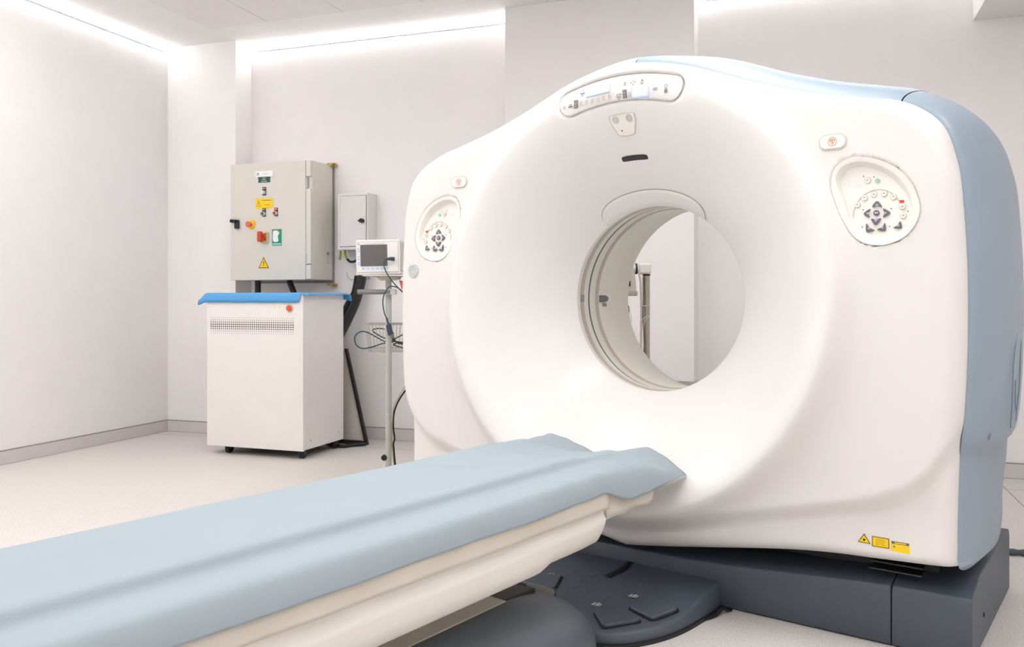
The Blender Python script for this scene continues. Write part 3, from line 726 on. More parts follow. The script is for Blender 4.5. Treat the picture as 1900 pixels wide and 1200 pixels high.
# ---- disposable sheet
def sheet_z(x, y):
    """cross section of the sheet over the frame and the cradle end"""
    return 0
SEC = [(-0.272, 0.500), (-0.268, 0.530), (-0.250, 0.552), (-0.226, 0.562), (-0.205, 0.580), (-0.185, 0.588), (-0.14, 0.584), (-0.05, 0.577), (0.03, 0.577), (0.09, 0.581), (0.120, 0.585),
       (0.138, 0.580), (0.150, 0.564), (0.164, 0.559), (0.192, 0.560), (0.220, 0.559), (0.246, 0.551), (0.259, 0.524), (0.263, 0.497)]
END = [(-0.315, 0.520), (-0.305, 0.540), (-0.285, 0.553), (-0.24, 0.556), (-0.185, 0.543), (-0.12, 0.522), (-0.06, 0.503), (-0.01, 0.506), (0.04, 0.522), (0.09, 0.538), (0.125, 0.545),
       (0.155, 0.542), (0.180, 0.533), (0.200, 0.523), (0.220, 0.510), (0.235, 0.498), (0.247, 0.488), (0.256, 0.479), (0.264, 0.468)]
MID = [(-0.272, 0.510), (-0.268, 0.535), (-0.250, 0.554), (-0.226, 0.564), (-0.205, 0.577), (-0.185, 0.582), (-0.14, 0.574), (-0.05, 0.560), (0.03, 0.559), (0.09, 0.566), (0.120, 0.571),
       (0.138, 0.568), (0.150, 0.561), (0.164, 0.558), (0.192, 0.556), (0.220, 0.549), (0.243, 0.533), (0.256, 0.495), (0.262, 0.446)]
def seccurve(L):
    return [(p.x, p.y) for p in crom([Vector((a, b, 0)) for a, b in L], 4)]
SC, SE, SM = seccurve(SEC), seccurve(END), seccurve(MID)
rows = []; ny = 230
for i in range(ny+1):
    y = -3.0+2.965*(i/ny); row = []
    tm = sstep(-0.56, -0.36, y); te = sstep(-0.36, -0.025, y)
    for j in range(len(SC)):
        s = j/(len(SC)-1); p = SC[j]; q = SM[j]; e = SE[j]
        x = p[0]*(1-tm)+q[0]*tm; z = p[1]*(1-tm)+q[1]*tm
        x = x*(1-te)+e[0]*te; z = z*(1-te)+e[1]*te
        z += 0.012*max(0, -y-1.0)/2
        n1 = noise.noise(Vector((x*9, y*3.2, 1.3))); n2 = noise.noise(Vector((x*22, y*14, 4.7)))
        amp = 0.35+0.65*sstep(-1.1, -0.3, y)
        z += (0.0045*n1+0.0055*n2*sstep(-1.0, -0.4, y))*amp
        if s > 0.86: x += (s-0.86)/0.14*(0.006*noise.noise(Vector((y*5, 0, 2)))+0.003*noise.noise(Vector((y*14, 3, 2)))); z += (s-0.86)/0.14*0.006*noise.noise(Vector((y*1.6, 9, 2)))
        fd = abs(y+0.72-(x*0.8)); z += 0.004*math.exp(-(fd/0.02)**2)*sstep(-0.1, 0.02, -abs(x+0.0)+0.1)
        yy = y
        if s > 0.75 and y > -0.2: yy += 0.02*(s-0.75)/0.25*sstep(-0.2, 0, y)
        if te > 0.9: yy -= 0.03*abs(s-0.5)*0
        row.append((x, yy, z))
    rows.append(row)
sh = MB().grid(rows).build('disposable_sheet', M['sheet'], frame=FG, smooth=180, solid=0.0012)
tag(sh, 'pale blue disposable sheet covering the long patient table', 'sheet')
# white paper showing below it
rows = []
for i in range(160):
    y = -3.0+2.50*(i/159); row = []
    zl = 0.452+0.006*noise.noise(Vector((y*3, 1, 1)))+0.012*max(0, -y-1)/2
    for k in range(7):
        t = k/6; z = 0.512*(1-t)+zl*t; x = 0.2545+0.001*t+0.003*t*noise.noise(Vector((y*8, t, 5))); row.append((x, y, z))
    rows.append(row)
mb = MB().grid(rows)
rows = []
for i in range(22):
    y = -0.500+0.30*(i/21); row = []
    zl = 0.414+0.004*math.sin(i*0.6)
    for k in range(6):
        t = k/5; row.append((0.240+0.005*math.sin(i*0.5)*t, y+0.010*t, 0.525*(1-t)+zl*t-0.02*sstep(-0.5, -0.2, y)*(1-t)))
    rows.append(row)
mb.grid(rows)
tag(mb.build('paper_underlay', M['paper'], frame=FG, smooth=180, solid=0.0008), 'translucent white paper underlay hanging out below the blue sheet', 'paper')

# ================================================================== EQUIPMENT CART (room frame)
ct = thing('equipment_cart', 'white wheeled equipment cabinet with vent holes under a blue cover', 'cart', FR)
X0, X1, Y0, Y1 = 0.955, 1.713, -0.707, -0.20
Z0, Z1 = 0.055, 1.083
# vent holes: a grid of small discs, hole shade painted in their colour
MB().box(X0, X1, Y0+0.02, Y1, Z0+0.005, Z1-0.003).build('body', M['cart'], ct, smooth=0, bevel=0.004)
fp = MB().box(X0-0.001, X1, Y0, Y0+0.0197, Z0, Z1-0.002).build('front_panel', M['cart'], ct, smooth=0, bevel=0.003)
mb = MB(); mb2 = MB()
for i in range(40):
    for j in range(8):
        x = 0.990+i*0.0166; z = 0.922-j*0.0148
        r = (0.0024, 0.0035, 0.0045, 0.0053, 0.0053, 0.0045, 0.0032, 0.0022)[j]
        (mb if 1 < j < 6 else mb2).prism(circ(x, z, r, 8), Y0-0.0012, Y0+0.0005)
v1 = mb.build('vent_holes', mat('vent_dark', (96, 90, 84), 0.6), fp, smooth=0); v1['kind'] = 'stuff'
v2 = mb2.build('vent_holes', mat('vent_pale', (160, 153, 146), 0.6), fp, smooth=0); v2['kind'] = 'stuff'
MB().lathe([(0.0001, Y0-0.016), (0.017, Y0-0.016), (0.0195, Y0-0.012), (0.0195, Y0-0.001)], 'Y', (1.612, 0, 0.988), 24).build('power_button', M['orange'], fp)['label'] = 'round orange power button'
MB().lathe([(0.020, Y0-0.006), (0.026, Y0-0.006), (0.027, Y0-0.001)], 'Y', (1.611, 0, 0.988), 24).build('button_bezel', M['lgrey'], fp)
for x in (1.495, 1.54): MB().prism(rrect(x-0.0035, x+0.0035, 0.983, 0.998, 0.002), Y0-0.002, Y0+0.001).build('indicator', M['limeled'], fp, smooth=0)['label'] = 'small lime indicator light'
for y, z in ((-0.62, 0.115), (-0.27, 0.12)): MB().lathe([(0.0001, 0.003), (0.004, 0.003), (0.004, -0.001)], 'X', (X1, y, z), 10).build('screw', M['mgrey'], ct)
for x, y in ((X0+0.13, Y0+0.07), (X1-0.04, Y0+0.06), (X1-0.04, Y1-0.05), (X0+0.13, Y1-0.05)):
    w = MB().lathe([(0.0001, -0.014), (0.030, -0.014), (0.037, -0.009), (0.037, 0.009), (0.030, 0.014), (0.0001, 0.014)], 'X', (x, y, 0.037), 24)
    co = w.build('caster', M['black'], ct)
    MB().box(x-0.020, x+0.020, y-0.02, y+0.012, 0.03, 0.058).build('fork', M['blackgloss'], co, smooth=0, bevel=0.004)
MB().box(X0+0.05, X1-0.05, Y0+0.06, Y1-0.04, 0.046, 0.0545).build('underside', M['black'], ct, smooth=0)
# blue cover over it
rows = []; nx = 60
for i in range(nx+1):
    x = 0.900+0.86*(i/nx); row = []
    over = 0.058+0.006*noise.noise(Vector((x*6, 0, 0)))
    lft = sstep(X0-0.002, 0.900, x); rgt = sstep(X1, 1.76, x)
    drop = 0.045*lft
    fy = Y0-0.008-0.012*lft
    for (yy, zz) in [(fy-0.003, Z1-over), (fy-0.004, Z1-over*0.6), (fy-0.003, Z1-0.018), (fy, Z1+0.001), (fy+0.010, Z1+0.006)] + [(Y0+0.02+(Y1+0.02-Y0-0.02)*k/5, Z1+0.006+0.001*math.sin(k+x*20)) for k in range(6)] + [(Y1+0.026, Z1-0.004), (Y1+0.030, Z1-0.04)]:
        if x > X1-0.02 and zz < Z1 and yy < Y0: zz = Z1+0.001-(Z1-zz)*(1-sstep(X1-0.02, X1-0.014, x)*0.92)
        row.append((x, yy, zz-drop*(1 if zz > Z1-0.03 else 0.4)-0.012*rgt))
    rows.append(row)
cv = MB().grid(rows).build('cart_cover', M['bcloth'], frame=FR, smooth=60, solid=0.0012)
tag(cv, 'bright blue disposable cover draped over the white cart top', 'cover')

# ================================================================== ELECTRICAL CABINET
ec = thing('electrical_cabinet', 'large beige wall-mounted electrical cabinet with switches and warning signs', 'cabinet', FR)
MB().box(0.70, 1.392, -0.098, 0.185, 1.19, 2.062).build('body', M['cab'], ec, smooth=0, bevel=0.006)
dr = MB().box(0.694, 1.350, -0.122, -0.1005, 1.188, 2.060).build('door', M['cab'], ec, smooth=0, bevel=0.005)
for z0, z1 in ((1.94, 2.06), (1.30, 1.855), (1.19, 1.30)): MB().box(1.3515, 1.392, -0.118, -0.099, z0+0.003, z1-0.003).build('door_edge', M['cab'], ec, smooth=0, bevel=0.003)
for z0, z1 in ((1.858, 1.936),): MB().cyl((1.356, -0.112, z0), (1.356, -0.112, z1), 0.006, 12).build('hinge', M['lgrey'], ec)
MB().cyl((1.356, -0.119, 1.30), (1.356, -0.119, 1.375), 0.004, 12).build('hinge', M['lgrey'], ec)
MB().box(0.72, 1.40, 0.186, 0.20, 1.17, 2.08).build('mounting_frame', M['mgrey'], ec, smooth=0)
D = -0.1225
def sign(name, poly, m, par=dr, y=D, th=0.002, lab=None):
    o = MB().prism(poly, y-th, y).build(name, m, par, smooth=0)
    if lab: o['label'] = lab
    return o
sg = sign('nameplate', rrect(0.922, 1.075, 1.955, 1.998, 0.002), M['white2'], th=0.006, lab='white nameplate with small round logo')
ringpoly(MB(), circ(0.944, 1.976, 0.011, 20), lambda x, z: D-0.006, 0.001, 0.0035, 0.001).build('logo', M['mgrey'], sg)
text('logo', 'GE', 0.013, M['mgrey'], sg, face_m(0.944, D-0.0068, 1.976)); 
MB().prism(barp(0.985, 1.03, 1.9735, 1.978), D-0.0068, D-0.006).build('lettering', M['lgrey'], sg, smooth=0)
sg = sign('nameplate', rrect(0.945, 1.048, 1.913, 1.953, 0.002), M['dgreen'], th=0.003, lab='dark green engraved plate')
mb = MB()
for a, b, z in ((0.982, 1.010, 1.945), (0.975, 1.015, 1.934), (0.970, 1.022, 1.921)): mb.prism(barp(a, b, z-0.002, z+0.002), D-0.0038, D-0.003)
for x in (0.951, 1.042): mb.prism(circ(x, 1.933, 0.002, 8), D-0.0038, D-0.003)
mb.build('lettering', M['lgrey'], sg, smooth=0)
def pushbutton(x, z, plate, cap, lab, capx=0):
    o = sign('push_button', rrect(x-0.015, x+0.015, z-0.030, z+0.032, 0.003), M['blackgloss'], th=0.004, lab=lab)
    MB().prism(rrect(x-0.013, x+0.013, z+0.013, z+0.030, 0.002), D-0.006, D-0.004).build('tag_plate', plate, o, smooth=0)
    MB().prism(barp(x-0.008, x+0.008, z+0.019, z+0.023), D-0.0068, D-0.006).build('lettering', M['lgrey'], o, smooth=0)
    MB().lathe([(0.0155, D-0.004), (0.0155, D-0.022), (0.012, D-0.026)], 'Y', (x, 0, z-0.010), 24).build('collar', M['lgrey'], o)
    MB().lathe([(0.0001, D-0.032), (0.010, D-0.031), (0.012, D-0.024)], 'Y', (x, 0, z-0.010), 24).build('cap', cap, o)
pushbutton(0.997, 1.847, M['key'], M['white2'], 'white indicator lamp on black plate')
pushbutton(0.995, 1.690, M['key'], M['pgreen'], 'green push button')
pushbutton(1.100, 1.690, M['redled'], M['red'], 'red push button')
sg = sign('warning_sign', barp(0.920, 1.071, 1.722, 1.797), M['yellow'], lab='yellow rectangular warning sign')
mb = MB()
ringpoly(mb, [(0.926, 1.736), (0.972, 1.736), (0.949, 1.782)], lambda x, z: D-0.002, 0.0006, 0.004, 0.0006)
mb.prism(barp(0.976, 1.058, 1.778, 1.782), D-0.0026, D-0.002); mb.prism(barp(0.998, 1.045, 1.745, 1.748), D-0.0026, D-0.002); mb.prism(barp(0.947, 0.951, 1.745, 1.765), D-0.0026, D-0.002)
mb.build('symbol', mat('sign_ink', (120, 96, 20), 0.5), sg, smooth=0)
# lock handle
lk = MB().prism(rrect(0.745, 0.778, 1.575, 1.642, 0.006), D-0.022, D).build('door_lock', M['blackgloss'], dr, smooth=0, bevel=0.003)
MB().cyl((0.736, D-0.004, 1.632), (0.728, D-0.040, 1.632), 0.013, 16).build('lock_barrel', M['black'], lk)
MB().box(0.728, 0.765, D-0.038, D-0.022, 1.622, 1.642).build('lever', M['black'], lk, smooth=0, bevel=0.003)
# mushroom emergency button
es = MB().lathe([(0.0001, D-0.006), (0.034, D-0.006), (0.034, D)], 'Y', (0.884, 0, 1.604), 28).build('emergency_stop', M['yellow'], dr)
es['label'] = 'pink mushroom stop button on yellow ring'
MB().lathe([(0.012, D-0.004), (0.012, D-0.030), (0.021, D-0.034), (0.023, D-0.044), (0.018, D-0.050), (0.0001, D-0.052)], 'Y', (0.884, 0, 1.604), 28).build('mushroom_cap', M['pink'], es)
# rotary main switch
rs = sign('main_switch', rrect(0.964, 1.036, 1.468, 1.545, 0.004), M['lgrey'], th=0.012, lab='red rotary main switch on yellow plate')
MB().prism(rrect(0.970, 1.030, 1.474, 1.539, 0.004), D-0.018, D-0.0125).build('yellow_plate', M['yellow'], rs, smooth=0)
mb = MB(); mb.prism(barp(1.012, 1.028, 1.480, 1.488), D-0.0195, D-0.018); mb.prism(barp(1.012, 1.028, 1.525, 1.535), D-0.0195, D-0.018); mb.build('lettering', M['key'], rs, smooth=0)
MB().cyl((1.0, D-0.018, 1.507), (1.0, D-0.044, 1.507), 0.028, 24).build('knob', M['red'], rs)
MB().prism(rrect(0.984, 1.016, 1.468, 1.546, 0.010), D-0.075, D-0.044).build('grip', M['red'], rs, smooth=0, bevel=0.006)
sg = sign('safety_sign', barp(1.065, 1.147, 1.443, 1.563), M['green'], lab='green sign with white figure')
mb = MB(); mb.prism(smooth2([(1.075, 1.475), (1.118, 1.473), (1.116, 1.510), (1.121, 1.535), (1.112, 1.552), (1.080, 1.552), (1.074, 1.54)], 3), D-0.0028, D-0.002)
mb.prism([(1.118, 1.528), (1.132, 1.546), (1.128, 1.534), (1.122, 1.520)], D-0.0028, D-0.002); mb.prism(barp(1.069, 1.143, 1.451, 1.457), D-0.0028, D-0.002)
mb.build('figure', M['white2'], sg, smooth=0)
T = [(0.946, 1.277), (1.038, 1.277), (0.992, 1.360)]
sg = sign('warning_sign', T, M['yellow'], lab='yellow triangular high voltage sign')
mb = MB(); ringpoly(mb, T, lambda x, z: D-0.002, 0.0006, 0.010, 0.0006)
mb.prism([(0.997, 1.338), (0.984, 1.316), (0.992, 1.316), (0.986, 1.302), (1.002, 1.321), (0.993, 1.321)], D-0.0028, D-0.002); mb.prism([(0.987, 1.304), (0.997, 1.304), (0.990, 1.292)], D-0.0028, D-0.002)
mb.build('symbol', mat('sign_ink_dark', (110, 88, 20), 0.5), sg, smooth=0)
for z, s in ((2.070, 1), (1.160, -1)):
    mb = MB(); mb.box(1.385, 1.425, 0.17, 0.20, z-0.02, z+0.005); mb.cyl((1.36, 0.16, z+0.004*s), (1.43, 0.16, z+0.004*s), 0.006, 10); mb.cyl((1.405, 0.13, z-0.008), (1.405, 0.19, z-0.008), 0.009, 10)
    mb.build('mounting_bracket', M['brass'], ec, smooth=30)
for z, mm in ((1.391, M['grey']), (1.359, M['lgrey']), (1.325, M['lgrey'])):
    MB().cyl((1.392, 0.11, z), (1.402, 0.11, z), 0.010, 12).build('cable_gland', mm, ec)

# small wall box
sb = thing('distribution_box', 'small pale grey wall box with black latch knob', 'wall box', FR)
MB().box(1.506, 1.760, 0.064, 0.199, 1.412, 1.829).build('body', M['cabgrey'], sb, smooth=0, bevel=0.004)
ringpoly(MB(), barp(1.530, 1.749, 1.434, 1.810), lambda x, z: 0.064, 0.0008, 0.003, 0.0006)
dd = MB().box(1.532, 1.747, 0.056, 0.0635, 1.437, 1.808).build('door', M['cabgrey'], sb, smooth=0, bevel=0.002)
mb = MB()
for q in (barp(1.527, 1.752, 1.808, 1.8125), barp(1.527, 1.752, 1.4325, 1.437), barp(1.5275, 1.532, 1.437, 1.808), barp(1.747, 1.7515, 1.437, 1.808)): mb.prism(q, 0.0632, 0.0645)
mb.build('door_gap', M['mgrey'], sb, smooth=0)
kn = MB().cyl((1.720, 0.056, 1.622), (1.720, 0.030, 1.622), 0.016, 20).build('latch_knob', M['black'], dd)
MB().prism(rrect(1.692, 1.722, 1.617, 1.627, 0.004), 0.034, 0.040).build('key_wing', M['black'], kn, smooth=0)

# ================================================================== cables on the wall
def cable(name, label, pts, r, m, frame=FR, cat='cable', group=None, n=12):
    return tag(MB().tube(pts, r, n).build(name, m, frame=frame, smooth=60), label, cat, group)
cable('conduit', 'thick black conduit under the left half of the beige cabinet', [(0.865, -0.02, 1.188), (0.865, -0.02, 1.10), (0.868, -0.03, 0.95), (0.88, -0.06, 0.55), (0.90, -0.07, 0.05)], 0.022, M['black'])
cable('conduit', 'black conduit slanting down from the middle of the beige cabinet bottom', [(1.115, 0.02, 1.188), (1.155, 0.02, 1.10), (1.22, 0.02, 0.95), (1.27, 0.02, 0.6), (1.28, 0.02, 0.03)], 0.022, M['black'])
cable('corrugated_hose', 'thick black corrugated hose running from behind the monitor to the cart', [(1.700, 0.13, 1.36), (1.695, 0.12, 1.27), (1.665, 0.12, 1.14), (1.625, 0.12, 1.02), (1.575, 0.10, 0.90), (1.535, 0.07, 0.80), (1.47, 0.03, 0.66), (1.42, 0.0, 0.4), (1.42, 0.0, 0.04)], 0.034, M['blackgloss'], n=16)
cable('corrugated_hose', 'second black hose crossing behind the thick one beside the cart', [(1.62, 0.165, 1.22), (1.595, 0.165, 1.10), (1.55, 0.165, 1.03), (1.50, 0.16, 0.92), (1.45, 0.15, 0.7), (1.44, 0.15, 0.04)], 0.026, M['black'], n=14)
cable('earth_cable', 'short green and yellow cable end hanging under the small wall box', [(1.498, 0.12, 1.411), (1.497, 0.12, 1.38), (1.492, 0.12, 1.342)], 0.008, M['ygreen'])
cable('earth_cable', 'green yellow cable curving under the small wall box', [(1.535, 0.12, 1.411), (1.540, 0.12, 1.375), (1.556, 0.12, 1.345)], 0.008, M['ygreen'])
cable('power_cable', 'black cable looping under the small wall box', [(1.556, 0.12, 1.345), (1.585, 0.12, 1.325), (1.63, 0.12, 1.335), (1.67, 0.12, 1.38), (1.68, 0.12, 1.411)], 0.009, M['black'])
cable('thin_wire', 'thin grey wire loop on the wall beside the monitor', [(1.51, 0.19, 1.25), (1.52, 0.19, 1.215), (1.56, 0.19, 1.195), (1.61, 0.19, 1.21), (1.64, 0.19, 1.25)], 0.003, M['lgrey'], n=6)
# leaning board between cart and wall
bd = thing('leaning_panel', 'grey panel with black edge strip leaning between the cart and wall', 'panel', FR)
MB().prism([(1.40, 0.028), (1.785, 0.028), (1.63, 0.675), (1.40, 0.675)], -0.045, -0.035).build('board', mat('board_grey', (206, 201, 193), 0.5), bd, smooth=0)
MB().prism([(1.800, 0.0), (1.822, 0.0), (1.652, 0.688), (1.632, 0.688)], -0.055, -0.030).build('edge_strip', M['black'], bd, smooth=0)
MB().prism([(1.775, 0.03), (1.799, 0.01), (1.631, 0.686), (1.622, 0.66)], -0.050, -0.034).build('edge_lining', mat('lining_tan', (190, 176, 160), 0.6), bd, smooth=0)
MB().box(1.38, 1.80, -0.06, -0.02, 0.0, 0.026).build('foot', M['black'], bd, smooth=0)
cable('floor_cable', 'black cable lying on the floor behind the cart wheels', [(1.50, -0.12, 0.014), (1.62, -0.20, 0.014), (1.72, -0.22, 0.014), (1.76, -0.16, 0.014), (1.83, -0.09, 0.014)], 0.013, M['black'])

# ================================================================== MONITOR on its stand (faces the lens)
KM = 0.88
FM = Matrix.Translation((-0.754*KM*5.27/5.2, 5.27*KM, H*(1-KM))) @ Matrix.Scale(KM, 4)
FL = -H*(1-KM)/KM          # floor level seen from the stand's own frame
st = thing('monitor_stand', 'slim grey roll stand pole with tray and handle carrying the monitor', 'stand', FM)
MB().cyl((0, 0, FL+0.08), (0, 0, 1.165), 0.019, 24).build('pole', M['pole'], st)
MB().cyl((0, 0, 0.335), (0, 0, 0.341), 0.0205, 24).build('pole_ring', M['lgrey'], st)
for k in range(5):
    a = math.radians(20+72*k); e = (0.27*math.cos(a), 0.27*math.sin(a))
    lg = MB().tube([(0, 0, FL+0.085), (e[0]*0.5, e[1]*0.5, FL+0.085), (e[0], e[1], FL+0.072)], 0.014, 10).build('leg', M['pole'], st)
    MB().lathe([(0.0001, -0.010), (0.028, -0.010), (0.030, 0), (0.028, 0.010), (0.0001, 0.010)], 'X', (e[0], e[1], FL+0.030), 18).build('wheel', M['black'], lg)
MB().cyl((-0.025, 0.0, 0.069), (-0.025, -0.02, 0.069), 0.018, 16).build('brake_cap', M['black'], st)
mb = MB(); mb.prism([(-0.14, 1.197), (0.085, 1.190), (0.085, 1.178), (-0.07, 1.172), (-0.05, 1.160), (0.05, 1.156), (-0.05, 1.160), (-0.09, 1.180)], -0.08, 0.10)
MB().box(-0.145, 0.105, -0.10, 0.12, 1.186, 1.197).build('tray', M['lgrey'], st, smooth=0, bevel=0.004)
MB().prism([(-0.075, 1.186), (0.075, 1.186), (0.045, 1.163), (-0.045, 1.163)], -0.05, 0.05).build('tray_bracket', M['tabletaupe'], st, smooth=0, bevel=0.004)
for x in (-0.115, 0.075): MB().cyl((x, -0.09, 1.176), (x, -0.06, 1.176), 0.010, 12).build('clamp_screw', M['grey'], st)
hd = MB().tube([(-0.185, -0.045, 1.092), (0.018, -0.045, 1.092)], 0.0155, 16, sm=False)
hd.build('handle', M['grey'], st, bevel=0.005)
MB().box(-0.015, 0.050, -0.055, 0.022, 1.075, 1.110).build('clamp', M['lgrey'], st, smooth=0, bevel=0.005)
MB().box(-0.022, 0.028, -0.030, 0.022, 0.835, 0.872).build('clamp', M['lgrey'], st, smooth=0, bevel=0.003)
# monitor
mo = thing('patient_monitor', 'small white patient monitor with dark screen on the roll stand', 'monitor', FM @ Matrix.Translation((0, 0, 1.1975)) @ Matrix.Rotation(math.radians(-1.2), 4, 'Y') @ Matrix.Translation((0, 0, -1.1975)))
MB().box(-0.187, 0.083, -0.07, 0.16, 1.199, 1.412).build('case', M['mon'], mo, smooth=0, bevel=0.008)
mf = MB().box(-0.180, 0.072, -0.074, -0.0705, 1.214, 1.397).build('front_frame', M['mon'], mo, smooth=0, bevel=0.002)
ringpoly(MB(), rrect(-0.181, 0.0735, 1.212, 1.399, 0.004), lambda x, z: -0.0705, 0.0012, 0.002, 0.001).build('frame_line', M['mgrey'], mf)
MB().box(-0.158, 0.006, -0.0765, -0.0742, 1.250, 1.381).build('screen', M['screen'], mo, smooth=0)
for i in range(6): MB().box(-0.152+0.0285*i, -0.132+0.0285*i, -0.076, -0.0742, 1.230, 1.242).build('soft_key', M['sky'], mf, smooth=0)
for z in (1.352, 1.338, 1.304, 1.290, 1.267, 1.256): MB().box(-0.176, -0.163, -0.076, -0.0742, z, z+0.009).build('soft_key', M['sky'], mf, smooth=0)
text('lettering', 'iv', 0.018, M['key'], mf, face_m(-0.168, -0.0745, 1.386), bold=True)
MB().box(-0.13, -0.005, -0.0755, -0.0742, 1.3855, 1.389).build('lettering', M['lgrey'], mf, smooth=0)
MB().cyl((0.044, -0.074, 1.292), (0.044, -0.080, 1.292), 0.012, 16).build('socket', M['lgrey'], mo)
mb = MB()
for y, z in ((-0.03, 1.385), (-0.01, 1.235), (0.02, 1.235)): mb.cyl((0.083, y, z), (0.0845, y, z), 0.006, 10)
mb.build('side_vents', M['key'], mo)
MB().box(0.083, 0.088, -0.05, 0.15, 1.22, 1.395).build('side_plate', M['lgrey'], mo, smooth=0, bevel=0.002)
# ecg lead with plug, hanging and coiled in the basket
ecg = thing('ecg_cable', 'dark teal ECG lead plugged into the monitor front, hanging by the pole', 'cable', FM)
MB().tube([(0.052, -0.105, 1.290), (0.030, -0.107, 1.292), (0.004, -0.104, 1.291)], lambda t: 0.0125-0.007*t**2, 14).build('plug', M['plug'], ecg)
MB().tube([(0.004, -0.104, 1.291), (-0.012, -0.105, 1.276), (-0.010, -0.105, 1.240), (0.010, -0.10, 1.195), (0.045, -0.09, 1.145), (0.075, -0.08, 1.112), (0.10, -0.07, 1.085)], 0.0036, 8).build('lead', M['teal'], ecg)
MB().tube([(0.10, -0.07, 1.088), (0.075, -0.075, 1.112), (0.045, -0.075, 1.124), (0.012, -0.075, 1.120), (-0.018, -0.07, 1.07), (-0.026, -0.06, 1.02), (-0.016, -0.05, 0.955), (-0.004, -0.045, 0.93)], 0.0036, 8).build('lead', M['teal'], ecg)
MB().tube([(-0.005, -0.045, 0.932), (0.002, -0.045, 0.905), (0.008, -0.045, 0.885), (0.014, -0.045, 0.850), (0.022, -0.045, 0.828)], lambda t: 0.006+0.011*sstep(0.25, 0.5, t), 12).build('yoke', M['plug'], ecg)
for k in range(4): MB().tube([(0.022+0.005*k, -0.045, 0.830), (0.028+0.006*k, -0.04, 0.805-0.003*k), (0.055+0.004*k, -0.035, 0.785-0.004*k), (0.12, -0.03, 0.785-0.006*k)], 0.0018, 6).build('electrode_wire', M['black'], ecg)
MB().prism([(0.066, 1.166), (0.10, 1.155), (0.10, 1.085), (0.078, 1.115)], 0.0, 0.006).build('tag', M['salmon'], ecg, smooth=0)['label'] = 'orange tag at the scanner side'
# wire basket on the pole
bk = thing('wire_basket', 'wire basket fixed to the monitor stand pole, holding coiled cable', 'basket', FM @ Matrix.Translation((0.0, 0.0, 0)))
mb = MB(); bx0, bx1, by0, by1, bz0, bz1 = -0.150, 0.16, 0.024, 0.17, 0.72, 0.895
def rect(z, sx, r=0.003): 
    a = [(bx0+sx, by0, z), (bx1-sx, by0, z), (bx1-sx, by1-sx, z), (bx0+sx, by1-sx, z), (bx0+sx, by0, z)]
    for p, q in zip(a, a[1:]): mb.tube([p, q], r, 6, sm=False)
rect(bz1, 0); rect(bz1-0.008, 0.001, 0.002); rect(bz0+0.02, 0.02, 0.0025); rect(bz0, 0.024, 0.0025)
for i in range(15):
    t = i/14; xa = bx0+(bx1-bx0)*t; xb = bx0+0.024+(bx1-bx0-0.048)*t
    mb.tube([(xa, by0, bz1), (xb, by0, bz0)], 0.0015, 5, sm=False); mb.tube([(xa, by1, bz1), (xb, by1-0.024, bz0)], 0.0015, 5, sm=False)
    mb.tube([(xb, by0, bz0), (xb, by1-0.024, bz0)], 0.0015, 5, sm=False)
for i in range(1, 6):
    y = by0+(by1-by0)*i/6
    for s in (0, 1): mb.tube([(bx1 if s else bx0, y, bz1), (bx1-0.024 if s else bx0+0.024, y*0.9, bz0)], 0.0015, 5, sm=False)
mb.build('wire_frame', mat('basket_wire', (186, 180, 172), 0.35, metal=0.5), bk)
cb = MB(); c0 = 0.10
cb.tube([(0.14, c0, 0.86), (0.03, c0, 0.800), (-0.03, c0-0.01, 0.780), (-0.09, c0-0.02, 0.81), (-0.135, 0.01, 0.842), (-0.175, 0.0, 0.845), (-0.208, 0.0, 0.815), (-0.20, 0.0, 0.765), (-0.16, 0.0, 0.742), (-0.10, 0.01, 0.752), (-0.04, c0-0.03, 0.770), (0.05, c0, 0.778), (0.14, c0, 0.745)], 0.0042, 8)
cb.tube([(0.15, c0+0.02, 0.735), (0.04, c0+0.02, 0.775), (-0.05, c0+0.01, 0.805), (-0.10, c0, 0.835), (-0.115, c0, 0.853), (-0.08, c0, 0.862), (-0.03, c0+0.01, 0.855), (0.02, c0, 0.83)], 0.0042, 8)
cb.tube([(0.02, 0.07, 0.765), (0.08, 0.07, 0.775), (0.14, 0.07, 0.73), (0.08, 0.07, 0.742), (0.02, 0.07, 0.76)], 0.0042, 8)
tag(cb.build('coiled_cable', M['teal'], frame=FM, smooth=60), 'dark teal cable coiled in the wire basket with loop hanging out left', 'cable')
cable('power_cable', 'black power cord beside the lower monitor stand pole and scanner', [(0.16, 0.06, 0.56), (0.115, 0.05, 0.50), (0.06, 0.04, 0.42), (0.030, 0.03, 0.34), (0.027, 0.02, 0.25), (0.035, 0.02, 0.18), (0.028, 0.03, 0.12), (0.05, 0.2, FL+0.006), (0.2, 0.4, FL+0.006)], 0.0055, M['black'], FM)
cable('thin_wire', 'thin tan wire beside the black cord near the scanner edge', [(0.16, 0.04, 0.585), (0.11, 0.03, 0.52), (0.055, 0.02, 0.43), (0.026, 0.01, 0.345), (0.024, 0.01, 0.10), (0.05, 0.2, FL+0.01), (0.2, 0.42, FL+0.005)], 0.003, mat('wire_tan', (186, 168, 140), 0.5), FM)

# ribbed hose on the floor behind the scanner
mb = MB(); pts = crom([Vector(p) for p in [(1.80, 3.62, 0.014), (2.03, 3.49, 0.014), (2.3, 3.46, 0.014), (2.8, 3.5, 0.014), (3.4, 3.7, 0.014)]], 30)
mb.tube(pts, lambda t: 0.0125+0.0015*math.sin(t*900), 12, sm=False)
tag(mb.build('ribbed_hose', M['hose'], smooth=60), 'dark grey ribbed hose on the floor beside the scanner base', 'hose')
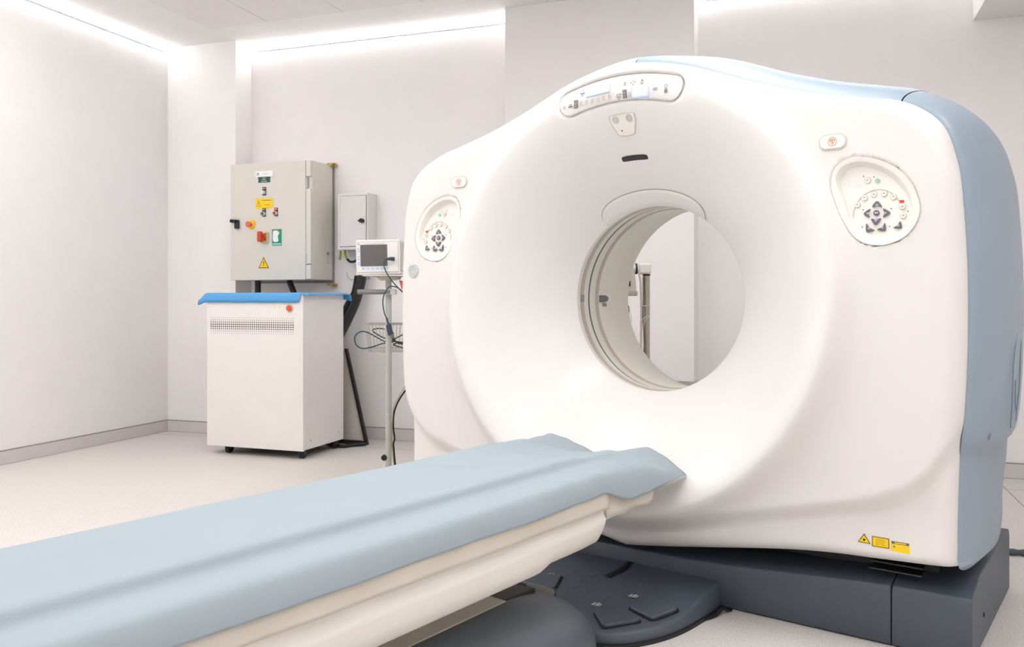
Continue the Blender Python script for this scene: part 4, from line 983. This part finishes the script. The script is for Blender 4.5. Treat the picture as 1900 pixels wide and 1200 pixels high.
# cable arc beside pedestal
cable('floor_cable', 'short black cable loop on the floor beside the foot pedestal', [(0.325, -0.03, 0.007), (0.345, 0.03, 0.007), (0.355, 0.07, 0.02), (0.36, 0.10, 0.008), (0.365, 0.115, 0.006)], 0.0065, M['black'], FG)

# ================================================================== injector stand seen through the bore
FI = Matrix.Translation((0.742, 4.70, 0))
inj = thing('injector_stand', 'steel pole with cream joint and hanging injector seen through the bore', 'stand', FI)
MB().cyl((0.0, 0, 0.05), (0.0, 0, 1.178), 0.019, 24).build('pole', M['steel'], inj)
MB().cyl((0, 0, 1.176), (0, 0, 1.184), 0.021, 24).build('collar', M['black'], inj)
MB().box(-0.045, 0.026, -0.026, 0.026, 1.184, 1.246).build('elbow', M['cream'], inj, smooth=0, bevel=0.014)
MB().cyl((-0.062, 0, 1.215), (-0.052, 0, 1.215), 0.030, 24).build('joint_ring', M['black'], inj)
MB().cyl((-0.052, 0, 1.215), (-0.045, 0, 1.215), 0.027, 24).build('joint', M['cream'], inj)
MB().cyl((-0.085, 0, 1.215), (-0.062, 0, 1.215), 0.026, 24).build('joint', M['cream'], inj)
MB().prism([(-0.14, 1.08), (-0.060, 1.08), (-0.064, 1.15), (-0.078, 1.24), (-0.11, 1.26), (-0.14, 1.26)], -0.04, 0.05).build('injector_head', M['cream2'], inj, smooth=0, bevel=0.006)
MB().box(-0.15, -0.055, -0.05, 0.05, 1.065, 1.092).build('head_foot', mat('head_beige', (190, 180, 168), 0.5), inj, smooth=0, bevel=0.006)
MB().box(-0.108, -0.094, -0.045, -0.039, 1.118, 1.146).build('label', M['black'], inj, smooth=0)
MB().tube([(-0.115, 0, 1.065), (-0.113, 0, 1.02), (-0.104, -0.01, 0.99), (-0.118, -0.01, 0.96)], 0.011, 10).build('grip', M['black'], inj)
MB().tube([(-0.045, -0.02, 1.20), (-0.034, -0.024, 1.12), (-0.032, -0.022, 0.95), (-0.034, -0.022, 0.70), (-0.03, -0.02, 0.4), (-0.03, -0.02, 0.08)], 0.0065, 10).build('cable', M['cream2'], inj)
MB().tube([(-0.022, -0.022, 1.17), (-0.021, -0.024, 1.05), (-0.024, -0.024, 0.95), (-0.014, -0.026, 0.80), (-0.022, -0.024, 0.62), (-0.02, -0.024, 0.08)], 0.003, 8).build('cable', M['key'], inj)
mb = MB(); mb.tube([(-0.044, -0.03, 1.012), (0.0, -0.034, 1.010), (0.022, -0.02, 1.008)], 0.0017, 6); mb.tube([(-0.10, -0.02, 1.0), (-0.085, -0.03, 0.93), (-0.11, -0.02, 0.90), (-0.07, -0.03, 0.86), (-0.09, -0.02, 0.80), (-0.065, -0.03, 0.70)], 0.002, 6)
mb.tube([(-0.03, -0.032, 0.93), (-0.01, -0.036, 0.95), (0.01, -0.034, 0.955), (-0.012, -0.036, 0.93), (-0.02, -0.036, 0.90)], 0.0017, 6); mb.build('clear_tubing', M['tubing'], inj)
for k in range(4):
    a = PI/4+k*PI/2; MB().tube([(0, 0, 0.07), (0.26*math.cos(a), 0.26*math.sin(a), 0.05)], 0.016, 10, sm=False).build('leg', M['pole'], inj)
    MB().lathe([(0.0001, -0.012), (0.026, -0.012), (0.026, 0.012), (0.0001, 0.012)], 'X', (0.26*math.cos(a), 0.26*math.sin(a), 0.026), 16).build('wheel', M['black'], inj)
